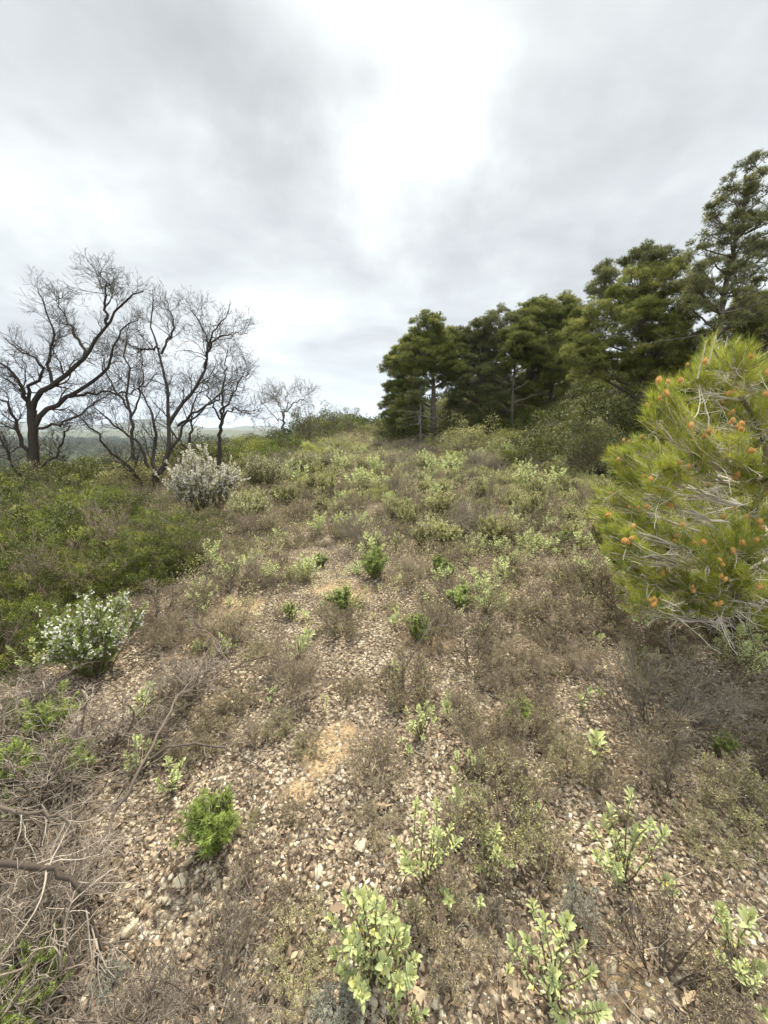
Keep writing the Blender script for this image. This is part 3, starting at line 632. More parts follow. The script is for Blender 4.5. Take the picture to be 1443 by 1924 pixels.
#@@PLACE
# ================================================================== the bare oaks on the left
G_OAK = 'leafless oaks along the left edge'
bare_oak('bare_oak', 'large leafless oak with thick dark trunk at the far left edge', 9.6, [
 (.155, .12, [(64, 930), (66, 880), (62, 820), (60, 765)]),
 (.085, .016, [(60, 770), (75, 735), (100, 718), (128, 690), (158, 655), (180, 625), (200, 590), (215, 560), (240, 535), (268, 515)]),
 (.08, .013, [(66, 800), (90, 765), (130, 740), (172, 712), (200, 680), (213, 640), (232, 600), (262, 575)]),
 (.075, .012, [(56, 775), (48, 740), (30, 700), (5, 672), (-40, 655)]),
 (.06, .012, [(60, 770), (55, 720), (82, 690), (65, 655), (35, 640), (10, 615)]),
 (.075, .02, [(60, 870), (42, 830), (28, 790), (10, 750), (-20, 735)]),
 (.06, .015, [(58, 905), (30, 880), (8, 840), (-15, 800)]),
 (.045, .010, [(200, 590), (196, 545), (200, 515), (183, 480)]),
 (.05, .010, [(100, 718), (90, 660), (100, 610), (88, 560), (68, 512)]),
 (.05, .010, [(158, 655), (140, 600), (120, 570), (105, 540)]),
 (.045, .010, [(70, 805), (110, 795), (150, 775), (185, 745), (205, 735)]),
 (.04, .02, [(72, 880), (98, 862), (112, 838), (130, 800)]),
 (.04, .010, [(130, 740), (200, 730), (255, 728), (300, 690)]),
], 21, G_OAK, dens=1.0, leafn=90)
bare_oak('bare_oak', 'leafless oak with several thin upright stems, right of the thick trunked oak', 10.4, [
 (.13, .10, [(295, 935), (294, 905), (292, 890)]),
 (.075, .014, [(292, 895), (284, 865), (294, 815), (282, 770), (268, 735), (262, 700)]),
 (.08, .012, [(292, 895), (312, 865), (318, 800), (312, 740), (308, 690), (300, 640), (285, 595), (290, 545), (289, 515)]),
 (.07, .010, [(316, 800), (335, 765), (362, 725), (384, 680), (390, 640), (380, 595), (368, 570), (354, 548)]),
 (.045, .008, [(388, 650), (405, 622), (430, 610), (465, 610)]),
 (.045, .008, [(384, 680), (395, 620), (415, 585), (433, 545)]),
 (.065, .010, [(300, 890), (325, 845), (345, 800), (385, 765), (425, 715), (445, 702)]),
 (.05, .010, [(335, 800), (370, 770), (410, 745), (445, 705)]),
 (.075, .012, [(268, 930), (262, 900), (235, 872), (205, 850), (180, 812), (130, 765)]),
 (.06, .012, [(280, 880), (255, 830), (215, 800), (190, 772), (168, 735)]),
 (.045, .010, [(300, 640), (262, 640), (230, 620)]),
 (.045, .010, [(303, 650), (325, 600), (320, 560), (312, 520)]),
], 22, G_OAK, dens=.95, leafn=120)
bare_oak('bare_oak', 'slim leafless oak standing behind the multi-stemmed oak', 13.5, [
 (.09, .06, [(248, 880), (249, 820), (246, 775)]),
 (.06, .012, [(246, 775), (240, 720), (242, 670), (238, 620), (245, 580)]),
 (.05, .010, [(246, 790), (262, 740), (268, 690), (262, 640)]),
 (.05, .010, [(246, 770), (215, 725), (200, 680), (190, 640)]),
], 23, G_OAK, dens=.8, leafn=20)
bare_oak('bare_oak', 'small dark leafless oak behind the white blossoming shrub', 13, [
 (.10, .07, [(411, 862), (413, 820), (418, 780)]),
 (.06, .010, [(418, 780), (419, 730), (424, 690), (428, 640)]),
 (.05, .010, [(418, 785), (432, 765), (452, 768), (480, 775)]),
 (.05, .010, [(418, 775), (440, 730), (455, 700), (472, 690)]),
 (.045, .010, [(418, 790), (400, 760), (392, 720), (405, 670)]),
], 24, G_OAK, dens=.8, leafn=20)
bare_oak('bare_oak', 'short leafless oak leaning between two larger bare oaks', 12, [
 (.08, .05, [(362, 890), (356, 850), (357, 825)]),
 (.05, .010, [(357, 825), (358, 780), (372, 740), (385, 700)]),
 (.05, .012, [(357, 850), (335, 825), (318, 790), (325, 750)]),
], 25, G_OAK, dens=.6, leafn=10)
bare_oak('bare_oak', 'small pale leafless tree standing alone against the sky near the crest', 27, [
 (.16, .11, [(530, 830), (532, 800), (532, 775)]),
 (.10, .02, [(532, 778), (525, 755), (516, 738)]),
 (.10, .02, [(532, 775), (548, 757), (565, 745), (582, 722)]),
 (.08, .02, [(532, 790), (510, 775), (495, 750), (485, 745)]),
 (.08, .02, [(532, 780), (540, 750), (538, 730)]),
], 26, G_OAK, dens=.7, leafn=0, rs=.8, bark='bark_far')

# ================================================================== pines on the right
G_P = 'pines along the right side'
pine('pine_tree', 'broad pine at the left end of the pine row, sky showing past its dark trunk', 27,
 [(812, 830), (815, 760), (813, 700), (805, 640)],
 [(800, 632, 26), (778, 650, 26), (825, 645, 26), (845, 650, 24), (758, 675, 24), (790, 675, 30), (822, 670, 26), (855, 672, 22), (738, 692, 16), (765, 705, 22), (795, 700, 22), (742, 730, 16),
  (770, 735, 20), (735, 765, 18), (765, 770, 22), (742, 790, 20), (775, 795, 22), (850, 700, 16), (838, 715, 12)], 31, 1.1, dead=20, r0=.24)
pine('pine_tree', 'slender pale-trunked pine just in front of the broad left-end pine', 25,
 [(790, 840), (790, 790), (789, 730)], [(785, 745, 12), (792, 725, 12), (778, 760, 10)], 32, .5, mat='needle_grey', dead=24, r0=.07, bark='bark_far')
pine('pine_tree', 'grey-green pine with many bare lower branches, second in the row', 27,
 [(903, 815), (905, 760), (904, 690), (900, 640)],
 [(905, 625, 24), (935, 618, 24), (880, 640, 24), (915, 650, 28), (945, 645, 22), (872, 670, 22), (900, 680, 26), (935, 685, 24), (865, 705, 22), (895, 715, 26), (930, 720, 26), (950, 705, 20),
  (862, 735, 20), (890, 748, 24), (925, 752, 24), (858, 768, 16), (885, 780, 18)], 33, .85, mat='needle_grey', dead=60, r0=.2)
pine('pine_tree', 'middle pine with a slim trunk and rounded dark crown', 25,
 [(962, 790), (964, 730), (968, 680), (975, 640)],
 [(965, 645, 24), (990, 640, 26), (980, 670, 26), (1010, 665, 26), (955, 672, 18), (995, 700, 28), (1025, 695, 26), (1010, 725, 26), (1040, 720, 24), (985, 740, 12)], 34, .95, dead=14, r0=.13)
pine('pine_tree', 'pine with an airy domed top rising behind the middle of the row', 26,
 [(1035, 790), (1035, 700), (1032, 600)],
 [(1000, 590, 20), (1025, 575, 20), (1050, 580, 20), (985, 610, 18), (1012, 605, 22), (1040, 605, 24), (1070, 595, 22), (1060, 620, 24), (1085, 610, 20), (1020, 630, 22), (1045, 650, 26), (1075, 650, 26), (1060, 690, 26), (1090, 690, 24)], 35, .75, r0=.2)
pine('pine_tree', 'pine with narrow spires poking above the dense round pine', 20,
 [(1205, 760), (1208, 640), (1210, 500)],
 [(1212, 478, 14), (1196, 490, 14), (1232, 495, 14), (1212, 505, 20), (1240, 512, 16), (1140, 505, 10), (1136, 525, 13), (1124, 548, 14), (1150, 540, 14), (1262, 505, 12)], 36, .62, r0=.15, mat='needle_grey')
pine('pine_tree', 'dense dome-shaped green pine, the widest crown in the row', 15,
 [(1205, 770), (1205, 690), (1208, 600), (1215, 540)],
 [(1215, 525, 24), (1185, 545, 30), (1245, 545, 30), (1155, 580, 30), (1205, 580, 36), (1265, 585, 34), (1125, 620, 30), (1170, 625, 34), (1225, 625, 36), (1285, 630, 34),
  (1105, 655, 26), (1145, 665, 32), (1200, 670, 34), (1255, 670, 34), (1310, 665, 30), (1100, 690, 24), (1140, 702, 28), (1190, 712, 28), (1245, 712, 28), (1290, 700, 28), (1075, 675, 18)], 37, 1.0, dead=16, r0=.16, ln=.12, wd=.011, K=11, clump=.26)
pine('pine_tree', 'tall airy pine, its see-through crown the highest at the right edge', 12.5,
 [(1345, 760), (1350, 640), (1358, 560), (1375, 480), (1395, 400), (1402, 330)],
 [(1402, 322, 14), (1385, 345, 16), (1418, 345, 16), (1370, 378, 18), (1400, 380, 20), (1432, 372, 18), (1345, 395, 10), (1350, 425, 20), (1382, 430, 22), (1420, 425, 22), (1455, 410, 20), (1322, 455, 16),
  (1345, 475, 22), (1385, 480, 22), (1430, 475, 24), (1460, 470, 22), (1300, 500, 18), (1330, 515, 22), (1370, 525, 20), (1415, 525, 24), (1455, 530, 24), (1290, 535, 14), (1310, 560, 20), (1335, 580, 16), (1400, 570, 20), (1440, 580, 24), (1285, 580, 12), (1362, 560, 18), (1350, 612, 18), (1382, 602, 20), (1328, 548, 18), (1375, 500, 18), (1392, 455, 18), (1360, 450, 16), (1405, 405, 14), (1340, 640, 20)],
 38, .58, mat='needle_grey', r0=.12, ln=.10, wd=.009, K=9, clump=.20, zspread=.7, dead=10)
pine('pine_tree', 'dark bushy pine at the right edge below the tall airy pine', 13.5,
 [(1435, 800), (1438, 700), (1440, 600)],
 [(1440, 560, 24), (1410, 590, 24), (1460, 590, 30), (1385, 615, 22), (1425, 625, 30), (1470, 630, 30), (1350, 640, 24), (1395, 655, 30), (1440, 665, 30), (1330, 680, 26), (1370, 690, 28)], 39, .9, r0=.13, ln=.12, wd=.011, K=10, clump=.26)

# ================================================================== young pine with cones, close on the right
def young_pine():
    rng = np.random.default_rng(77); Y0 = 2.55; bp = at(1370, 1200, Y0); base = np.array([bp[0], Y0, Hs(bp[0], Y0)])
    root = thing('young_pine', 'bright green young pine hung with small orange cones, close on the right', 'pine tree', base)
    st = MB(); br = MB(); bt = MB(); lf = MB()
    top = at(1345, 655, Y0)-base; tr = smoothpath([(0, 0, -.03), (.02, .03, top[2]*.35), (-.03, .0, top[2]*.7), top], 18, rng, .008)
    R = np.linspace(.028, .007, 18); paths(st, tr[None], R[None], 8, .5)
    # crown masses as seen; shoots fill each
    bl = [(1340, 690, 34), (1385, 690, 42), (1300, 720, 34), (1420, 720, 45), (1350, 750, 45), (1240, 755, 34), (1400, 790, 50), (1300, 790, 48), (1235, 800, 42), (1445, 820, 50), (1350, 840, 50), (1200, 850, 32), (1260, 860, 46),
          (1175, 900, 22), (1310, 900, 50), (1390, 880, 50), (1440, 900, 50), (1215, 930, 44), (1270, 950, 48), (1180, 960, 30), (1150, 985, 24), (1340, 960, 50), (1410, 970, 50), (1230, 1010, 44), (1170, 1025, 32), (1300, 1030, 50), (1380, 1040, 50), (1450, 1030, 50), (1200, 1080, 30),
          (1260, 1090, 40), (1330, 1100, 40), (1400, 1110, 40), (1460, 1100, 40), (1300, 1150, 24), (1240, 1130, 22), (1150, 1010, 20), (1165, 1060, 20), (1210, 1120, 24), (1350, 1160, 30), (1420, 1170, 30), (1480, 950, 50), (1490, 850, 40), (1480, 760, 40), (1140, 935, 26), (1125, 975, 20), (1150, 1040, 26), (1180, 1100, 28), (1160, 860, 22), (1200, 1140, 28), (1270, 1170, 26), (1310, 1110, 40), (1380, 1150, 36), (1440, 1160, 40), (1490, 1100, 50), (1500, 1000, 50), (1370, 1090, 40), (1395, 1010, 40, -.4), (1370, 1090, 40, -.4), (1430, 1130, 40, -.35), (1340, 1140, 30, -.35), (1370, 1010, 50), (1420, 900, 50), (1360, 1130, 44), (1290, 870, 40), (1240, 890, 36), (1320, 1060, 44), (1200, 990, 30)]
    SP, SD, ST = [], [], []; cones = []
    for (px, py, rp, *dq) in bl:
        dy = dq[0] if dq else rng.uniform(-.55, .55); c = at(px, py, Y0+dy) - base; rad = rp*(Y0+dy)/F*1.05
        j = int(np.clip(np.argmin(np.abs(tr[:, 2]-(c[2]-.30*np.hypot(c[0], c[1])))), 1, 17))
        lp = smoothpath([tr[j], tr[j]*.5+c*.5+np.array([0, 0, -.03]), c], 9, rng, .01); paths(br, lp[None], np.linspace(.011, .0045, 9)[None], 5, rng.uniform(.3, 1))
        low = np.clip((py-1000)/160, 0, 1); ns = int(26*(1-.45*low)); dv = rdir(rng, ns, .45)
        e = c + dv*(rng.uniform(.3, 1, ns)**.5)[:, None]*rad; q = lp[rng.integers(3, 9, ns)]
        t = np.linspace(0, 1, 6)[None, :, None]; P = q[:, None]*(1-t)+e[:, None]*t + rng.normal(0, .010, (ns, 6, 3))*np.sin(t*np.pi); P[:, :, 2] -= (np.sin(t*np.pi)*.02)[..., 0]
        paths(br, P, np.linspace(.004, .0022, 6)[None]*np.ones((ns, 1)), 4, rng.uniform(.4, 1, ns))
        d = nrm(P[:, -1]-P[:, -3]); d[:, 2] += .35; SP.append(P); SD.append(d); ST.append(np.clip(rng.normal(.48, .15, ns), 0, 1))
        nb = 4 + int(low*6); a = walk(rng, lp[rng.integers(2, 8, nb)], rdir(rng, nb, .1), rng.uniform(.12, .34, nb), 7, .16); ra = np.linspace(.0034, .0014, 7)[None]*np.ones((nb, 1))
        paths(bt, a, ra, 3, rng.uniform(.4, 1, nb)); b, rb = spawn(rng, a, ra, 4, .2, .8, .11, .7, 5, .16, rmin=.001); paths(bt, b, rb, 3, rng.uniform(.4, 1, len(b)))
    SP = np.concatenate(SP); SD = nrm(np.concatenate(SD)); ST = np.concatenate(ST)
    # needles round the last stretch of every shoot
    K = 84; n = len(SP)*K; i = np.repeat(np.arange(len(SP)), K); f = rng.uniform(.35, 1, n)*4.99; i0 = f.astype(int)
    p = SP[i, i0] + (SP[i, i0+1]-SP[i, i0])*(f-i0)[:, None]
    d = nrm(SD[i]*rng.uniform(.7, 1.7, n)[:, None] + rdir(rng, n)*.70)
    leaves(lf, p, d, rdir(rng, n), rng.uniform(.05, .095, n), .0024, 'tri', np.clip(ST[i] + rng.normal(0, .15, n), 0, 1))
    # leading shoots standing up at the top
    for (px, py) in ((1327, 640), (1345, 628), (1385, 640), (1400, 655), (1360, 655)):
        c = at(px, py, Y0+rng.uniform(-.1, .1))-base; q = c + np.array([rng.uniform(-.02, .02), 0, -.22]); P = smoothpath([q, (q+c)/2, c], 6); paths(br, P[None], np.linspace(.006, .004, 6)[None], 5, .9)
        m = 170; k = rng.uniform(0, 5, m); k0 = np.minimum(k.astype(int), 4); pp = P[k0]+(P[k0+1]-P[k0])*(k-k0)[:, None]
        leaves(lf, pp, nrm(np.array([0, 0, 1.2])+rdir(rng, m)*.75), rdir(rng, m), rng.uniform(.05, .09, m), .0021, 'tri', np.clip(rng.normal(.55, .15, m), 0, 1))
    ob('trunk', st.mesh('young_trunk', MT['deadwood'], True), root); ob('branches', br.mesh('young_branches', MT['twig_pale'], True), root)
    ob('dead_twigs', bt.mesh('young_dead_twigs', MT['twig_pale']), root); ob('needles', lf.mesh('young_needles', MT['needle_young']), root)
    # cones: scaly egg shapes in small bunches at shoot ends
    cm = []
    for v in range(3):
        m = MB(); r2 = np.random.default_rng(v); nn = 70; g = np.arange(nn)*2.39996; zz = 1-2*(np.arange(nn)+.5)/nn
        rad = np.sqrt(1-zz**2); cpt = np.stack([np.cos(g)*rad*.40, np.sin(g)*rad*.40, zz*.58+.5], -1)*(1+.0*zz[:, None])
        nrmv = nrm(np.stack([np.cos(g)*rad, np.sin(g)*rad, zz*.7], -1))
        core = ICO_V*np.array([.36, .36, .52])+np.array([0, 0, .5]); m.add(core, ICO_F, .2)
        leaves(m, cpt-nrmv*.04, nrmv*.6+np.array([0, 0, .75]), nrmv, .20, .20, 'dia', r2.uniform(.2, 1, nn))
        cm.append(m.mesh('cone', MT['cone']))
    ends = SP[:, -1]; wpx = []
    world = ends + base; rel = world - CAM; cp, sp = math.cos(PITCH), math.sin(PITCH)
    dep = rel[:, 1]*cp - rel[:, 2]*sp; up = rel[:, 1]*sp + rel[:, 2]*cp; yy = 962 - F*up/dep; xx = 721.5+F*rel[:, 0]/dep
    ok = []
    for _ in range(400):
        tx, ty = rng.uniform(1130, 1450), rng.uniform(690, 1150); q = np.where((abs(xx-tx) < 22) & (abs(yy-ty) < 22))[0]
        if len(q) == 0: continue
        b_ = q[np.argmin(dep[q])]
        if b_ not in ok: ok.append(b_)
        if len(ok) >= 80: break
    cnt = 0
    for j in ok:
        for k in range(1 + (rng.random() < .25)+(rng.random() < .05)):
            if cnt >= 98: break
            o = ob('cone', cm[rng.integers(0, 3)], root, tuple(map(float, ends[j] + SD[j]*.03 + rng.normal(0, .011, 3)+(0, -.025, .01)))); s_ = rng.uniform(.021, .032)
            o.scale = (s_, s_, s_*1.05); o.rotation_euler = (rng.normal(0, .35), rng.normal(0, .35), rng.uniform(0, 6)); cnt += 1
young_pine()

#@@SHRUBS
# ================================================================== shrub prototypes
DRY = [dry_shrub(100+i, h, w_, s_, f_, l_, u_, a_) for i, (h, w_, s_, f_, l_, u_, a_) in enumerate(((.26, .34, 18, 1, 1, .6, 0), (.22, .30, 20, 1.1, 1.3, .4, .03), (.32, .34, 16, 1, .8, .8, 0), (.18, .32, 20, 1, 1.2, .3, .05), (.30, .42, 20, 1, .9, .5, .02), (.24, .26, 14, .9, .4, .9, 0)))]
DRY += [dry_shrub(110+i, h, w_, s_, 1, 1.5, u_, .02, ('dry', 'greygreen')) for i, (h, w_, s_, u_) in enumerate(((.26, .32, 16, .6), (.2, .34, 18, .4)))]
DRY += [dry_shrub(115+i, .24, .34, 18, 1, .6, .5, .02, ('dry_dark', 'dry_leaf')) for i in range(2)]
SILV = [dry_shrub(120+i, .2, .24, 16, 1, 1.5, .8, 0, ('dry', 'silver')) for i in range(2)]
GREY = [dry_shrub(130+i, .34, .5, 22, 1.1, .25, .45, .10, ('deadwood', 'dry_leaf'), .0032) for i in range(2)]
def place(kind, protos, px, py, wpx, label, cat, base_w, group=None, hk=1.0, rng=np.random.default_rng(5), h=0.0, sink=0.0):
    """stand a plant on the ground at a photo pixel, wpx pixels wide there"""
    p = hit(px, py); dep = p[1]*math.cos(PITCH) - (p[2]-EYE)*math.sin(PITCH); s_ = wpx*dep/F/base_w
    pr = protos[rng.integers(0, len(protos))] if isinstance(protos, list) else protos
    PLACED.append((p[0], p[1], wpx*dep/F*.5))
    return put(kind, pr, label, cat, (p[0], p[1], Hs(p[0], p[1])-sink), rng.uniform(0, 6.28), (s_, s_, s_*hk), group)
PLACED = []

# ---- cistus bushes one can name
def cis(px, py, wpx, hpx, shoots, label, seed, L_=.040, yel=.12, npair=7, grp=None, leanpx=0):
    p = hit(px, py); dep = p[1]*math.cos(PITCH) - (p[2]-EYE)*math.sin(PITCH); w_ = wpx*dep/F
    # height in metres such that the top shows hpx above the base (from a steep view the height foreshortens)
    lo, hi = .02, 2.0
    for _ in range(30):
        m_ = (lo+hi)/2; q = p + np.array([0, 0, m_]); r = q-CAM; d2 = r[1]*math.cos(PITCH)-r[2]*math.sin(PITCH); u2 = r[1]*math.sin(PITCH)+r[2]*math.cos(PITCH)
        if (py-(962-F*u2/d2)) < hpx: lo = m_
        else: hi = m_
    PLACED.append((p[0], p[1], w_*.4))
    return put('cistus', cistus(seed, m_*.76, max(w_-L_*.5, .02, (m_*.62 if shoots > 2 else .02))*1.05, max(1, int(shoots*1.6)) if shoots > 2 else shoots, L_*.53, npair, yel), label, 'cistus shrub', (p[0], p[1], Hs(p[0], p[1])), 0, 1, grp)
G_C = 'grey-leaved cistus shrubs'
for i, a in enumerate((
 (700, 1850, 150, 210, 17, 'largest pale green cistus at the bottom centre, many crowded felted rosettes', .046),
 (803, 1660, 85, 190, 7, 'upright cistus with stacked rosettes just above the largest bottom-centre cistus', .044),
 (1170, 1660, 135, 190, 9, 'yellowish green cistus in two tall clusters on the right foreground gravel', .044),
 (1035, 1885, 85, 195, 7, 'cistus with three pale rosettes and yellowing lower leaves near the bottom right', .044),
 (1375, 1800, 90, 115, 3, 'mint green cistus with two fat rosettes near the right edge', .055),
 (1400, 1895, 60, 85, 3, 'small cistus in the bottom right corner', .044),
 (1335, 1835, 45, 55, 2, 'tiny bright green cistus sprig left of the bottom right corner plants', .038),
 (920, 1640, 65, 105, 4, 'small cistus with a detached top rosette right of the stacked cistus', .038),
 (790, 1385, 62, 92, 9, 'compact bright green cistus alone on pale stones near the middle', .036),
 (872, 1455, 38, 85, 4, 'narrow grey-green cistus right of the compact bright one', .034),
 (752, 1660, 30, 45, 1, 'single yellow-green rosette between the two centre cistus bushes', .042),
 (782, 1730, 45, 50, 2, 'little cistus with one bright yellow hanging leaf', .040),
 (740, 1895, 45, 55, 3, 'low cistus seedling right below the largest bottom-centre cistus', .036),
 (788, 1925, 40, 40, 2, 'cistus seedling growing by the two grey stones at the bottom edge', .036),
 (610, 1345, 36, 60, 2, 'thin pale cistus seedling on the open gravel left of the centre', .034),
 (328, 1480, 70, 75, 5, 'cistus with light green rosettes under the long arching dead branch', .042),
 (268, 1450, 70, 85, 6, 'blue-green cistus beside the fork of the long dead branch', .042),
 (12, 1540, 70, 90, 4, 'yellowish cistus cut by the left edge of the picture', .05),
 (62, 1265, 55, 105, 4, 'tall pale cistus spike left of the low white blossoming shrub', .05),
 (270, 1350, 70, 75, 9, 'dull green bushy cistus among the grey dead twigs on the left', .038),
 (384, 1150, 55, 90, 7, 'slender cistus standing before the green thicket on the left', .036),
 (912, 1155, 95, 100, 17, 'yellow-green cistus on a dark gnarled stem right of the centre', .036),
 (1388, 1265, 110, 125, 16, 'rounded pale cistus under the young pine at the right edge', .05),
 (1228, 1185, 140, 75, 12, 'wide sparse cistus below the left skirt of the young pine', .046),
 (1122, 1225, 40, 45, 3, 'small cistus left of the wide sparse one', .036),
 (1098, 1115, 45, 120, 8, 'tall narrow green cistus left of the young pine', .036),
 (880, 1050, 60, 65, 8, 'pale cistus left of the brightest mid-ground pair', .034),
 (965, 1065, 80, 70, 12, 'silvery pale cistus in the middle distance, right of its neighbour', .034),
 (1000, 1010, 50, 50, 8, 'cistus behind the silvery pale one', .034),
 (745, 1035, 45, 50, 8, 'yellow-green cistus left of centre in the middle distance', .034),
 (562, 1240, 60, 60, 7, 'low yellow-green cistus left of the centre twigs', .034),
 (510, 1320, 40, 45, 3, 'tiny green cistus at the foot of the fallen branch', .03),
 (1003, 1550, 35, 55, 2, 'grey-green cistus half hidden in the dry shrub right of centre', .034),
 (895, 1730, 30, 60, 2, 'dull cistus sprig among dry twigs above the bottom centre', .03),
 (950, 1850, 25, 35, 1, 'dark green sprig left of the bottom right cistus', .03),
 (420, 1235, 50, 55, 6, 'pale cistus on ochre soil right of the white blossoming shrub', .034),
)):
    cis(*a[:5], a[5], 300+i, a[6])

# ---- green sprigs
ROS = [sprig_shrub(400, .26, .24, 46, .026, .0026, per=44, branch=2), sprig_shrub(401, .30, .2, 30, .026, .0026, per=36, branch=2, flowers=10)]
place('rosemary', ROS[0], 400, 1590, 115, 'vivid green rosemary tuft with fine leaves on the gravel, lower left', 'rosemary', .26)
place('rosemary', ROS[1], 158, 1470, 80, 'upright light green rosemary sprigs with a few white flowers among grey twigs', 'rosemary', .24)
place('rosemary', ROS[1], 100, 1400, 90, 'green rosemary sprigs between the green bush and the dead twigs, left edge', 'rosemary', .24)
place('rosemary', ROS[0], 25, 1490, 110, 'dark green tuft at the left edge above the yellowish cistus', 'rosemary', .26)
place('rosemary', sprig_shrub(402, .30, .5, 70, .015, .0018, per=60, branch=3, stemr=.002), 40, 1900, 220, 'green rosemary under the grey dead tangle in the bottom left corner', 'rosemary', .45, hk=.8)
place('rosemary', ROS[0], 975, 1360, 55, 'little green tuft inside the dry shrub right of centre', 'rosemary', .26)
place('rosemary', ROS[0], 705, 1085, 60, 'dark green tuft on the stones in the middle of the slope', 'rosemary', .26)
place('rosemary', ROS[1], 1350, 1420, 50, 'yellow-green sprig at the right among grey shrubs', 'rosemary', .24)
# white-flowering rosemary bushes
R1 = sprig_shrub(410, .42, .5, 60, .018, .0030, per=80, flowers=1100, fl=.012, branch=4)
place('blossoming_rosemary', R1, 180, 1260, 190, 'low rosemary bush covered with white flowers on the left', 'rosemary', .52, hk=1.0)
R2 = sprig_shrub(411, 1.15, 1.5, 90, .035, .007, mat='greygreen', per=90, flowers=8500, fl=.024, branch=6, topf=.42, stemr=.007)
place('blossoming_rosemary', R2, 390, 970, 150, 'large shrub white with blossom at the foot of the bare oaks', 'rosemary', 1.6, hk=1.1)
R3 = sprig_shrub(412, .8, 1.0, 60, .03, .006, mat='greygreen', per=70, flowers=650, fl=.018, branch=5, topf=.5, stemr=.005)
place('blossoming_rosemary', R3, 470, 985, 90, 'lighter blossoming bush right of the large white one', 'rosemary', 1.0)
place('blossoming_rosemary', R3, 500, 925, 90, 'blossoming bush behind the large white one, to its right', 'rosemary', 1.0)
place('blossoming_rosemary', R3, 570, 900, 70, 'faintly blossoming bush left of the crest path', 'rosemary', 1.0)

# ---- green thicket on the left
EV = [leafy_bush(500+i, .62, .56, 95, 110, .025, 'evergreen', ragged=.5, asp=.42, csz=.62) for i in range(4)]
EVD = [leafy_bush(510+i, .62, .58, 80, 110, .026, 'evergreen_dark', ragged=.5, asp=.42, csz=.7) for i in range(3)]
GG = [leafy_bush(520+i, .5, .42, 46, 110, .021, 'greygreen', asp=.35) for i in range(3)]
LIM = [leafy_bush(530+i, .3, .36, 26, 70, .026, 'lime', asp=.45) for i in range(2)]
for i, (px, py, wp, which, hk, lab) in enumerate((
 (20, 1080, 300, 'E', 1.25, 'olive-green thicket bush at the left edge, tallest of the low thicket'),
 (150, 1040, 240, 'E', 1.05, 'olive-green thicket bush right of the left-edge one'),
 (255, 1050, 190, 'E', .9, 'low green thicket bush in front of the multi-stemmed bare oak'),
 (330, 1010, 130, 'E', .9, 'rounded green bush under the white blossoming shrub'),
 (60, 1160, 250, 'E', 1.25, 'yellowish green bush in front of the tall left-edge thicket bush'),
 (190, 1120, 190, 'E', 1.0, 'green bush directly behind the low white-flowered rosemary'),
 (270, 1105, 130, 'E', .9, 'small bright green bush right of the low white-flowered rosemary top'),
 (5, 1260, 210, 'E', 1.3, 'dense green bush at the left edge below the thicket'),
 (100, 960, 190, 'D', .9, 'dark bush at the foot of the thick trunked oak'),
 (10, 960, 200, 'D', 1.0, 'dark bush left of the thick trunked oak'),
 (210, 960, 140, 'E', .7, 'green bush between the two larger oak trunks'),
 (330, 950, 90, 'D', .8, 'dark bush behind the large white blossom'),
 (15, 1380, 150, 'D', .9, 'dark green bush cut by the left edge beside the dead twigs'),
 (420, 985, 80, 'D', .7, 'shaded bush below the large white blossom'),
 (90, 1090, 230, 'E', 1.2, 'olive bush in the middle of the left thicket'),
 (240, 1000, 170, 'E', .6, 'flat-topped green bush at the back of the left thicket'),
 (300, 1075, 150, 'E', 1.1, 'olive bush at the right end of the left thicket'),
 (130, 1200, 150, 'E', 1.2, 'bush left of the low white-flowered rosemary'),
 (60, 1010, 200, 'D', .7, 'dark bush as a shaded gap at the back of the left thicket near the picture edge'),  # this and the next: dark leaves stand for shaded gaps
 (160, 1080, 150, 'D', 1.1, 'darker bush as a shaded gap among the olive ones of the left thicket'),
 (380, 1050, 100, 'G', 1.0, 'grey-green bush at the right fringe of the left thicket'),
)):
    place('evergreen_bush', {'E': EV, 'D': EVD, 'G': GG}[which], px, py, wp, lab, 'bush', 1.45, hk=hk)

r5 = np.random.default_rng(515)
def thicket_more(LBS):
    k = 0
    tries = 0
    while k < 34 and tries < 400:
        tries += 1; px, py = r5.uniform(-20, 350), r5.uniform(975, 1250)
        if py > 1120 and px > 110: continue
        p = hit(px, py); lb = ('low green thicket bush, ', 'olive thicket bush, ', 'leafy thicket bush, ')[k % 3] + where(p)
        if lb in LBS:
            lb = ('small ', 'broad ', 'ragged ')[r5.integers(0, 3)] + lb
            if lb in LBS: continue
        LBS[lb] = 1; s_ = r5.uniform(.45, .8)*(.5+p[1]*.1); k += 1
        put('evergreen_bush', (EV+EV+EVD)[r5.integers(0, 11)], lb, 'bush', (p[0], p[1], Hs(p[0], p[1])), r5.uniform(0, 6.28), (s_, s_, s_*r5.uniform(.9, 1.6)))
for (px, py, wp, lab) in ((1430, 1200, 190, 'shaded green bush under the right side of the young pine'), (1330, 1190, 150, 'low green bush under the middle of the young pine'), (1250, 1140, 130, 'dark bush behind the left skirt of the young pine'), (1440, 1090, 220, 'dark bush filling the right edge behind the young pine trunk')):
    place('evergreen_bush', EVD, px, py, wp, lab, 'bush', 1.45, hk=1.1)

